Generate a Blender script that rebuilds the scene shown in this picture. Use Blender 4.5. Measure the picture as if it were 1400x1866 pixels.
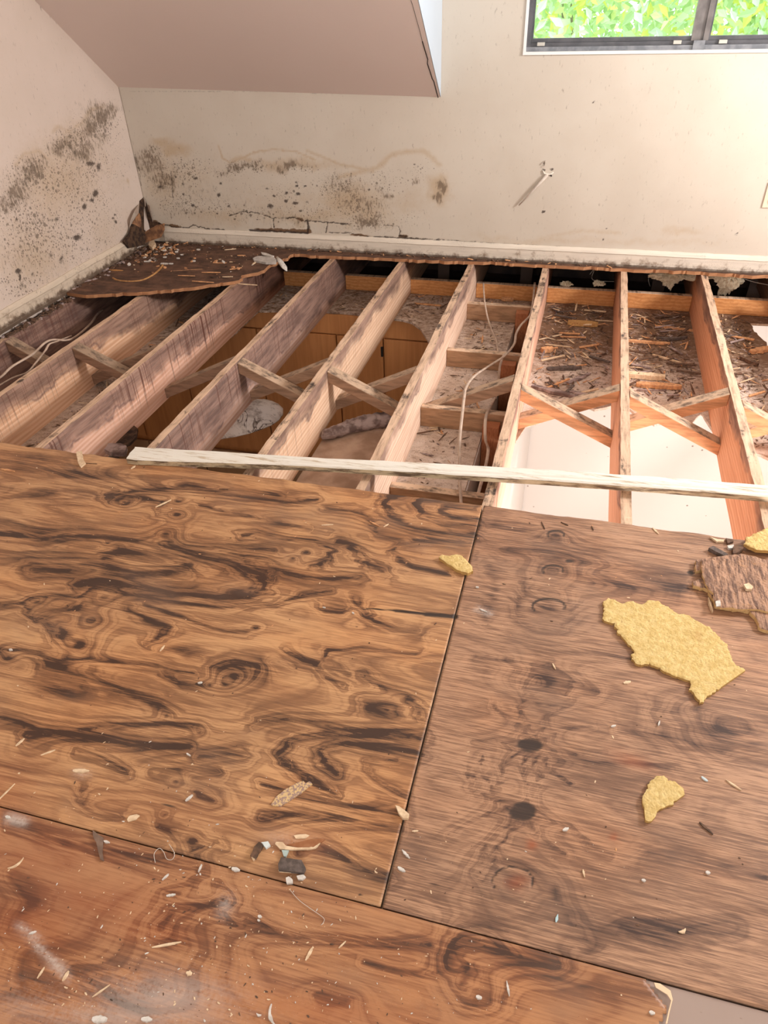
import bpy, bmesh, math, random
import numpy as np
from mathutils import Vector, Matrix, noise as mnoise
from mathutils.geometry import tessellate_polygon, delaunay_2d_cdt

for o in list(bpy.data.objects): bpy.data.objects.remove(o)
S = bpy.context.scene
COL = S.collection
# ------------------------------------------------------------------ camera
YAW, PITCH, ROLL, FPX = -0.283062, 0.655015, -0.0393345, 1286.75
H = 1.325
def _rot():
    c, s = math.cos, math.sin
    Rz = np.array([[c(YAW), -s(YAW), 0], [s(YAW), c(YAW), 0], [0, 0, 1]])
    B = np.array([[1, 0, 0], [0, 0, -1], [0, 1, 0.]])
    Rx = np.array([[1, 0, 0], [0, c(PITCH), -s(PITCH)], [0, s(PITCH), c(PITCH)]])
    Rr = np.array([[c(ROLL), -s(ROLL), 0], [s(ROLL), c(ROLL), 0], [0, 0, 1]])
    return Rr @ Rx @ B @ Rz
RC = _rot()
cam = bpy.data.cameras.new('camera'); co = bpy.data.objects.new('camera', cam); COL.objects.link(co)
M4 = Matrix((RC.T @ np.diag([1, -1, -1])).tolist()).to_4x4(); M4.translation = (0, 0, H)
co.matrix_world = M4
cam.sensor_fit = 'VERTICAL'; cam.sensor_height = 24; cam.sensor_width = 24 * 1400 / 1866
cam.lens = 24 * FPX / 1866; cam.clip_start = 0.02
S.camera = co
# ------------------------------------------------------------------ light
S.view_settings.view_transform = 'Standard'; S.view_settings.look = 'None'
S.view_settings.gamma = 1; S.view_settings.use_curve_mapping = False
S.view_settings.exposure = 0.06
W = bpy.data.worlds.new('sky'); S.world = W; W.use_nodes = True
W.node_tree.nodes['Background'].inputs[0].default_value = (0.86, 0.93, 1.0, 1)
W.node_tree.nodes['Background'].inputs[1].default_value = 2.7
def area(name, loc, target, sx, sy, power, color):
    l = bpy.data.lights.new(name, 'AREA'); l.shape = 'RECTANGLE'; l.size = sx; l.size_y = sy
    l.energy = power; l.color = color
    o = bpy.data.objects.new(name, l); COL.objects.link(o); o.location = loc
    o.rotation_euler = (Vector(target) - Vector(loc)).to_track_quat('-Z', 'Y').to_euler()
    return o
area('daylight_right_window', (2.54, 2.72, 1.62), (-1.4, 2.5, -0.3), 0.5, 0.55, 125, (1, 0.965, 0.95))
area('added_rear_fill', (0.3, -1.9, 1.75), (-0.6, 2.6, 0.2), 1.6, 0.8, 27, (1, 0.955, 0.925))  # added fill lamp behind the camera, no known window there
area('added_kitchen_fill', (1.95, 0.9, -1.2), (-0.4, 4.0, -0.9), 1.6, 1.2, 120, (1, 0.93, 0.88))  # added lamp that brightens the room below, its window is assumed

# ------------------------------------------------------------------ geometry helpers
def ray(px, py):
    return RC.T @ np.array([(px - 700) / FPX, (py - 933) / FPX, 1.0])
def onz(px, py, z=0.0):
    v = ray(px, py); t = (z - H) / v[2]; return Vector((v[0]*t, v[1]*t, z))
def ony(px, py, y):
    v = ray(px, py); t = y / v[1]; return Vector((v[0]*t, y, H + v[2]*t))
def onx(px, py, x):
    v = ray(px, py); t = x / v[0]; return Vector((x, v[1]*t, H + v[2]*t))
def topix(P):
    P = np.asarray(P, float); q = (P - np.array([0, 0, H])) @ RC.T
    return np.stack([700 + FPX*q[:, 0]/q[:, 2], 933 + FPX*q[:, 1]/q[:, 2]], 1)

def tag(o, label=None, cat=None, group=None, kind=None):
    if label: o['label'] = label
    if cat: o['category'] = cat
    if group: o['group'] = group
    if kind: o['kind'] = kind
    return o
def link(name, verts, faces, mat, parent=None, smooth=False):
    me = bpy.data.meshes.new(name); me.from_pydata([tuple(v) for v in verts], [], faces); me.update()
    if mat: me.materials.append(mat)
    if smooth: me.polygons.foreach_set('use_smooth', [True]*len(me.polygons))
    o = bpy.data.objects.new(name, me); COL.objects.link(o)
    if parent:
        o.parent = parent
        if parent.type == 'EMPTY': o.matrix_parent_inverse = Matrix.Translation(-parent.location)
    return o
def empty(name, loc=(0, 0, 0)):
    o = bpy.data.objects.new(name, None); COL.objects.link(o); o.location = loc; o.empty_display_size = .05
    return o
def rebase(o):
    """move the origin of a mesh object to the centre of its base"""
    vs = [v.co.copy() for v in o.data.vertices]
    c = Vector((sum(v.x for v in vs)/len(vs), sum(v.y for v in vs)/len(vs), min(v.z for v in vs)))
    o.data.transform(Matrix.Translation(-c)); o.location = c
    return o
class MB:
    def __init__(s): s.v = []; s.f = []
    def box(s, x0, x1, y0, y1, z0, z1):
        return s.hexa([(x0,y0,z0),(x1,y0,z0),(x1,y1,z0),(x0,y1,z0),(x0,y0,z1),(x1,y0,z1),(x1,y1,z1),(x0,y1,z1)])
    def hexa(s, p):
        n = len(s.v); s.v += [tuple(q) for q in p]
        s.f += [tuple(n+i for i in f) for f in ((0,3,2,1),(4,5,6,7),(0,1,5,4),(1,2,6,5),(2,3,7,6),(3,0,4,7))]
        return s
    def tube(s, pts, r, seg=8, flat=1.0, up=Vector((0,0,1))):
        pts = [Vector(p) for p in pts]; n0 = len(s.v)
        for i, p in enumerate(pts):
            t = (pts[min(i+1, len(pts)-1)] - pts[max(i-1, 0)]).normalized()
            a = t.cross(up)
            if a.length < 1e-4: a = t.cross(Vector((1,0,0)))
            a.normalize(); b = a.cross(t).normalized()
            rr = r[i] if isinstance(r, (list, tuple)) else r
            for k in range(seg):
                th = 2*math.pi*k/seg
                s.v.append(tuple(p + a*rr*math.cos(th) + b*rr*flat*math.sin(th)))
        for i in range(len(pts)-1):
            for k in range(seg):
                a = n0+i*seg+k; b = n0+i*seg+(k+1) % seg
                s.f.append((a, b, b+seg, a+seg))
        s.f.append(tuple(n0+k for k in range(seg))[::-1]); s.f.append(tuple(n0+(len(pts)-1)*seg+k for k in range(seg)))
        return s
    def beam(s, a, b, w, t, side):
        """bar from a to b; w along `side`, t across"""
        a = Vector(a); b = Vector(b); d = (b-a).normalized(); sd = Vector(side).normalized(); u = d.cross(sd).normalized()
        P = []
        for q in (a, b):
            for i, j in ((-1,-1),(1,-1),(1,1),(-1,1)): P.append(q + sd*w/2*i + u*t/2*j)
        n = len(s.v); s.v += [tuple(q) for q in P]
        s.f += [tuple(n+i for i in f) for f in ((0,3,2,1),(4,5,6,7),(0,1,5,4),(1,2,6,5),(2,3,7,6),(3,0,4,7))]
        return s
    def build(s, name, mat, parent=None, bevel=0, smooth=False):
        o = link(name, s.v, s.f, mat, parent, smooth)
        bm = bmesh.new(); bm.from_mesh(o.data); bmesh.ops.recalc_face_normals(bm, faces=bm.faces); bm.to_mesh(o.data); bm.free()
        if bevel:
            m = o.modifiers.new('bevel', 'BEVEL'); m.width = bevel; m.segments = 2; m.limit_method = 'ANGLE'
        return o
def jag(poly, amp, step, seed=0, skip=()):
    """roughen a closed outline"""
    rnd = random.Random(seed); out = []
    n = len(poly)
    for i in range(n):
        a = Vector(poly[i]); b = Vector(poly[(i+1) % n]); L = (b-a).length
        out.append(a)
        if i in skip or L < step: continue
        k = max(1, int(L/step)); nd = Vector((-(b-a)[1], (b-a)[0])).normalized() if len(a) == 2 else None
        t = 0
        while True:
            t += rnd.choice((.35, .6, 1.0, 1.6, 2.2))/k
            if t >= 1 - .2/k: break
            out.append(a.lerp(b, t) + nd*(amp*1.7*(mnoise.noise(Vector((a.x*31+t*L/step*.35, a.y*17, seed)))) + rnd.uniform(-.45, .45)*amp))
    return out
def prism(name, outline, z0, z1, mat, parent=None, holes=(), top=None, bevel=0, rough=0, seed=0):
    """outline: 2D points; extruded between z0 and z1. top(x,y)->extra z"""
    if rough and not holes: return rough_slab(name, outline, z0, z1, mat, parent, rough, seed)
    loops = [[Vector((p[0], p[1], 0)) for p in outline]] + [[Vector((p[0], p[1], 0)) for p in h] for h in holes]
    tris = tessellate_polygon(loops)
    P = [p for l in loops for p in l]; n = len(P)
    dz = [(top(p.x, p.y) if top else 0) for p in P]
    V = [(p.x, p.y, z0 + dz[i]) for i, p in enumerate(P)] + [(p.x, p.y, z1 + dz[i]) for i, p in enumerate(P)]
    F = [tuple(t)[::-1] for t in tris] + [tuple(n+i for i in t) for t in tris]
    o = 0
    for l in loops:
        for i in range(len(l)):
            a = o+i; b = o+(i+1) % len(l); F.append((a, b, b+n, a+n))
        o += len(l)
    ob = link(name, V, F, mat, parent)
    bm = bmesh.new(); bm.from_mesh(ob.data)
    if rough:
        bmesh.ops.triangulate(bm, faces=bm.faces)
        bmesh.ops.subdivide_edges(bm, edges=[e for e in bm.edges if e.calc_length() > rough*6], cuts=3, use_grid_fill=True)
        for v in bm.verts:
            if v.co.z > (z0+z1)/2 - 1e-4 or True:
                v.co.z += rough*max(-.9, mnoise.noise(v.co*60 + Vector((seed, 0, 0))))*(1 if v.co.z > (z0+z1)/2 else 0)
    bmesh.ops.recalc_face_normals(bm, faces=bm.faces); bm.to_mesh(ob.data); bm.free()
    return ob
def rough_slab(name, outline, z0, z1, mat, parent, rough, seed):
    """slab with a finely meshed uneven top and a worn, crumbly rim"""
    P = [Vector((p[0], p[1])) for p in outline]; n = len(P)
    x0 = min(p.x for p in P); x1 = max(p.x for p in P); y0 = min(p.y for p in P); y1 = max(p.y for p in P)
    g = max(.0028, math.sqrt((x1-x0)*(y1-y0)/5000)); rnd = random.Random(seed+99)
    def inside(q):
        c = False
        for i in range(n):
            a = P[i]; b = P[i-1]
            if (a.y > q.y) != (b.y > q.y) and q.x < (b.x-a.x)*(q.y-a.y)/(b.y-a.y)+a.x: c = not c
        return c
    def dist(q):
        d = 9
        for i in range(n):
            a = P[i-1]; ab = P[i]-a; t_ = max(0, min(1, (q-a).dot(ab)/max(ab.dot(ab), 1e-12))); d = min(d, (q-a-ab*t_).length)
        return d
    I = []; y = y0
    while y < y1:
        x = x0
        while x < x1:
            q = Vector((x+rnd.uniform(-.35,.35)*g, y+rnd.uniform(-.35,.35)*g))
            if inside(q) and dist(q) > g*.5: I.append(q)
            x += g
        y += g
    vs, _, fs, *_r = delaunay_2d_cdt(P+I, [(i, (i+1) % n) for i in range(n)], [], 1, 1e-7)
    m = len(vs); V = []; rimd = [dist(v) for v in vs]
    for v, d in zip(vs, rimd):
        k = rough*(mnoise.noise(Vector((v.x*45, v.y*45, seed)))*.9 + mnoise.noise(Vector((v.x*160, v.y*160, seed)))*.7 + mnoise.noise(Vector((v.x*380, v.y*380, seed)))*.4)
        V.append((v.x, v.y, z1 + k - rough*.9*max(0, 1-d/.004)))
    V += [(v.x, v.y, z0) for v in vs]
    F = [tuple(f) for f in fs]; cnt = {}
    for f in F:
        for i in range(len(f)):
            e = (f[i], f[(i+1) % len(f)]); cnt[e] = 1
    rim = [e for e in cnt if (e[1], e[0]) not in cnt]
    F += [tuple(i+m for i in f)[::-1] for f in fs] + [(b, a, a+m, b+m) for a, b in rim]
    ob = link(name, V, F, mat, parent)
    bm = bmesh.new(); bm.from_mesh(ob.data); bmesh.ops.recalc_face_normals(bm, faces=bm.faces); bm.to_mesh(ob.data); bm.free()
    return ob
# ------------------------------------------------------------------ numpy fields
def vnoise(x, y, seed=0):
    xi = np.floor(x).astype(int); yi = np.floor(y).astype(int); fx = x-xi; fy = y-yi
    fx = fx*fx*fx*(fx*(fx*6-15)+10); fy = fy*fy*fy*(fy*(fy*6-15)+10)
    def h(a, b):
        n = (a*374761393 + b*668265263 + seed*1274126177) & 0x7fffffff
        n = ((n ^ (n >> 13))*1274126177) & 0x7fffffff
        n = n ^ (n >> 16)
        return (n & 0xffff)/65535.0
    return (h(xi,yi)*(1-fx)+h(xi+1,yi)*fx)*(1-fy) + (h(xi,yi+1)*(1-fx)+h(xi+1,yi+1)*fx)*fy
def fbm(x, y, seed=0, oct=3):
    r = 0; a = .5
    for i in range(oct): r = r + a*vnoise(x*2**i, y*2**i, seed+i*7); a *= .5
    return r/(1-.5**oct)
def strokes(pix, lines, power=2.0):
    """lines: (width_px, strength, [(x,y)...]) -> max field at pixel positions"""
    D = np.zeros(len(pix))
    for w, I, pts in lines:
        pts = np.array(pts, float)
        lo = pts.min(0) - 3*w; hi = pts.max(0) + 3*w
        m = (pix[:,0] > lo[0]) & (pix[:,0] < hi[0]) & (pix[:,1] > lo[1]) & (pix[:,1] < hi[1])
        if not m.any(): continue
        q = pix[m]; best = np.full(len(q), 1e9)
        if len(pts) == 1: best = np.hypot(q[:,0]-pts[0,0], q[:,1]-pts[0,1])
        for a, b in zip(pts[:-1], pts[1:]):
            ab = b-a; t = np.clip(((q-a)@ab)/max(ab@ab, 1e-9), 0, 1)
            best = np.minimum(best, np.hypot(*(q - a - t[:,None]*ab).T))
        D[m] = np.maximum(D[m], I*np.exp(-(best/w)**power))
    return D
def blobs(pix, L):
    """L: (cx, cy, rx, ry, strength, angle_deg)"""
    D = np.zeros(len(pix))
    for cx, cy, rx, ry, I, *an in L:
        a = math.radians(an[0] if an else 0); dx = pix[:,0]-cx; dy = pix[:,1]-cy
        u = (dx*math.cos(a)+dy*math.sin(a))/rx; v = (-dx*math.sin(a)+dy*math.cos(a))/ry
        D = np.maximum(D, I*np.exp(-(u*u+v*v)))
    return D
def grid_slab(name, us, vs, P0, U, V, N, thick, mat, mask=None, attrs=None, fine_back=False, wob=None):
    """grid of points P0+u*U+v*V, extruded by -N*thick; mask(u,v)->keep cell; attrs(P)->dict"""
    us = np.asarray(us); vs = np.asarray(vs); nu, nv = len(us), len(vs)
    UU, VV = np.meshgrid(us, vs, indexing='ij')
    P = np.array(P0)[None,None,:] + UU[...,None]*np.array(U) + VV[...,None]*np.array(V)
    P = P.reshape(-1, 3)
    if wob is not None: P = wob(P)
    B = P - np.array(N)*thick
    cu = (us[:-1]+us[1:])/2; cv = (vs[:-1]+vs[1:])/2
    K = np.ones((nu-1, nv-1), bool)
    if mask is not None: K = mask(*np.meshgrid(cu, cv, indexing='ij'))
    idx = np.arange(nu*nv).reshape(nu, nv)
    a = idx[:-1,:-1][K]; b = idx[1:,:-1][K]; c = idx[1:,1:][K]; d = idx[:-1,1:][K]
    F = np.stack([a,b,c,d], 1); n = nu*nv
    FB = np.stack([d+n,c+n,b+n,a+n], 1)
    rim = []
    Kp = np.zeros((nu+1, nv+1), bool); Kp[1:-1,1:-1] = K
    for du, dv, (e0, e1) in ((-1,0,((0,1),(0,0))), (1,0,((1,0),(1,1))), (0,-1,((0,0),(1,0))), (0,1,((1,1),(0,1)))):
        sh = Kp[1+du:nu+du, 1+dv:nv+dv]
        ii, jj = np.nonzero(K & ~sh)
        p = idx[ii+e0[0], jj+e0[1]]; q = idx[ii+e1[0], jj+e1[1]]
        rim.append(np.stack([p, p+n, q+n, q], 1))
    F = np.concatenate([F, FB]+rim)
    V3 = np.concatenate([P, B])
    if np.dot(np.cross(U, V), N) < 0: F = F[:, ::-1]
    me = bpy.data.meshes.new(name)
    me.vertices.add(len(V3)); me.vertices.foreach_set('co', V3.ravel())
    me.loops.add(F.size); me.loops.foreach_set('vertex_index', F.ravel().astype(np.int32))
    me.polygons.add(len(F)); me.polygons.foreach_set('loop_start', np.arange(0, F.size, 4, dtype=np.int32))
    me.update(calc_edges=True); me.validate()
    if attrs:
        for k, arr in attrs(P).items():
            at = me.attributes.new(k, 'FLOAT', 'POINT'); at.data.foreach_set('value', np.concatenate([arr, arr]).astype(np.float32))
    me.materials.append(mat)
    o = bpy.data.objects.new(name, me); COL.objects.link(o); return o

# ------------------------------------------------------------------ material helpers
class NT:
    def __init__(s, name, rough=.7, spec=.3):
        s.m = bpy.data.materials.new(name); s.m.use_nodes = True; s.t = s.m.node_tree
        s.b = s.t.nodes['Principled BSDF']; s.b.inputs['Roughness'].default_value = rough
        s.b.inputs['Specular IOR Level'].default_value = spec
        s.tc = s.n('ShaderNodeTexCoord')
    def n(s, t, **k):
        x = s.t.nodes.new(t)
        for a, b in k.items(): setattr(x, a, b)
        return x
    def inp(s, sock, v):
        if isinstance(v, bpy.types.NodeSocket): s.t.links.new(v, sock)
        elif v is not None:
            sock.default_value = (*v, 1) if (isinstance(v, tuple) and len(v) == 3 and sock.type == 'RGBA') else v
    def obj(s): return s.tc.outputs['Object']
    def geo(s): 
        g = s.n('ShaderNodeNewGeometry'); return g
    def map(s, scale, loc=(0,0,0), vec=None, rot=(0,0,0)):
        m = s.n('ShaderNodeMapping'); s.inp(m.inputs['Vector'], vec if vec is not None else s.obj())
        m.inputs['Scale'].default_value = scale; m.inputs['Location'].default_value = loc; m.inputs['Rotation'].default_value = rot
        return m.outputs[0]
    def noise(s, scale=5, detail=4, vec=None, rough=.55, dist=0):
        x = s.n('ShaderNodeTexNoise'); s.inp(x.inputs['Vector'], vec if vec is not None else s.obj())
        x.inputs['Scale'].default_value = scale; x.inputs['Detail'].default_value = detail
        x.inputs['Roughness'].default_value = rough; x.inputs['Distortion'].default_value = dist
        return x.outputs[0]
    def vor(s, scale, vec=None, out='Distance', rnd=1):
        x = s.n('ShaderNodeTexVoronoi'); s.inp(x.inputs['Vector'], vec if vec is not None else s.obj())
        x.inputs['Scale'].default_value = scale; x.inputs['Randomness'].default_value = rnd
        return x.outputs[out]
    def attr(s, name):
        x = s.n('ShaderNodeAttribute'); x.attribute_name = name; return x.outputs['Fac']
    def math(s, op, a, b=None, c=None, clamp=False):
        x = s.n('ShaderNodeMath', operation=op, use_clamp=clamp)
        for i, v in enumerate((a, b, c)):
            if v is not None: s.inp(x.inputs[i], v)
        return x.outputs[0]
    def add(s, a, b): return s.math('ADD', a, b)
    def mul(s, a, b, clamp=False): return s.math('MULTIPLY', a, b, clamp=clamp)
    def step(s, v, lo, hi, o0=0, o1=1, smooth=True):
        x = s.n('ShaderNodeMapRange'); x.interpolation_type = 'SMOOTHSTEP' if smooth else 'LINEAR'
        s.inp(x.inputs['Value'], v); x.inputs['From Min'].default_value = lo; x.inputs['From Max'].default_value = hi
        x.inputs['To Min'].default_value = o0; x.inputs['To Max'].default_value = o1
        return x.outputs[0]
    def mix(s, f, a, b, mode='MIX'):
        x = s.n('ShaderNodeMix', data_type='RGBA', blend_type=mode); s.inp(x.inputs['Factor'], f)
        s.inp(x.inputs['A'], a); s.inp(x.inputs['B'], b); return x.outputs['Result']
    def bump(s, h, strength=.3, dist=.003, prev=None):
        x = s.n('ShaderNodeBump'); s.inp(x.inputs['Height'], h); x.inputs['Strength'].default_value = strength
        x.inputs['Distance'].default_value = dist
        if prev is not None: s.t.links.new(prev, x.inputs['Normal'])
        s.t.links.new(x.outputs[0], s.b.inputs['Normal']); return x.outputs[0]
    def col(s, c): s.inp(s.b.inputs['Base Color'], c); return s
    def rough(s, r): s.inp(s.b.inputs['Roughness'], r); return s
    def xyz(s, vec=None):
        x = s.n('ShaderNodeSeparateXYZ'); s.inp(x.inputs[0], vec if vec is not None else s.obj()); return x.outputs
def simple(name, c, c2=None, scale=40, rough=.7, bump=0, aniso=(1,1,1), lo=.35, hi=.65, spec=.3, metal=0, bdist=.003):
    t = NT(name, rough, spec); t.b.inputs['Metallic'].default_value = metal
    if c2 is None: t.col(c)
    else:
        v = t.noise(scale, 5, t.map(aniso)); t.col(t.mix(t.step(v, lo, hi), c, c2))
        if bump: t.bump(v, bump, bdist)
    return t.m

def ply_mat(name, light, mid, dark, seed=0, gloss=.5, contour=.5, fibre=.5, warm=0.0, off=.15, gain=2.35):
    t = NT(name, gloss, .35)
    p = t.map((1,1,1), (seed,seed*.7,0), t.n('ShaderNodeNewGeometry').outputs['Position'])
    D = t.attr('dark'); hh = t.attr('h'); R = t.attr('red'); B = t.attr('crk'); U = t.attr('dust')
    st0 = t.noise(1, 4, t.map((2.2, 60, 1), vec=p), .6)
    st1 = t.noise(1, 5, t.map((8, 230, 1), vec=p), .65)
    st2 = t.noise(1, 4, t.map((26, 760, 1), vec=p), .6)
    mott = t.noise(4.5, 6, t.map((1, 3.6, 1), vec=p), .68)
    patch = t.noise(1.7, 5, t.map((1, 3.6, 1), vec=p), .62)
    w = t.math('SINE', t.mul(t.add(hh, t.mul(t.add(mott, t.mul(st0, .6)), .035)), 62))
    w2 = t.math('SINE', t.mul(t.add(hh, t.mul(mott, .02)), 205))
    ring = t.add(t.mul(t.step(w, -.3, 1.0), .7), t.mul(t.step(w2, .2, 1.0), .3))
    brk = t.add(.30, t.mul(t.step(t.add(t.mul(mott, .6), t.mul(st1, .4)), .36, .62), .95))
    brk = t.mul(brk, t.add(.62, t.mul(ring, .75)))
    e = t.add(t.mul(t.mul(D, brk), gain), off)
    e = t.add(e, t.add(t.mul(t.add(st1, -.5), .75+.75*fibre), t.mul(t.add(mott, -.5), .70)))
    e = t.add(e, t.add(t.mul(t.add(patch, -.5), .95), t.mul(t.add(st2, -.5), fibre*.8)))
    e = t.add(e, t.mul(t.add(ring, -.3), contour*.55))
    a = t.step(e, -.25, .42); b = t.step(e, .20, 1.18, smooth=False)
    c = t.mix(a, light, mid); c = t.mix(b, c, dark)
    orange = t.noise(1.7, 4, t.map((1,1.9,1), (4,2,0), vec=p))
    c = t.mix(t.mul(t.step(orange, .42, .68), .38+warm), c, (1.0,.74,.52), 'MULTIPLY')
    c = t.mix(t.mul(t.step(t.noise(3.1, 4, t.map((1,1.5,1), (9,1,0), vec=p)), .52, .7), .35), c, (.20,.125,.09))
    c = t.mix(R, c, (.34,.085,.03))
    c = t.mix(t.mul(t.step(t.vor(120, p), .0, .15, 1, 0), t.step(t.noise(9, 2, p), .58, .75, 0, .5)), c, (.62,.5,.38))
    c = t.mix(t.mul(U, t.step(t.add(mott, t.mul(t.noise(160, 3, p), .6)), .55, .95)), c, (.60,.50,.44))
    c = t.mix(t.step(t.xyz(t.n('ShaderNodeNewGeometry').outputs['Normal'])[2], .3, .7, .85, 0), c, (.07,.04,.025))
    c = t.mix(t.step(t.add(B, t.mul(t.add(st1, -.5), .5)), .2, .8), c, t.mix(mott, (.02,.012,.009), (.07,.045,.035)))
    t.col(c)
    t.rough(t.step(mott, .3, .7, gloss-.1, gloss+.12))
    t.bump(t.add(t.mul(t.add(st1, st2), .5), t.mul(B, -2)), .4, .0016)
    return t.m

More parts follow.
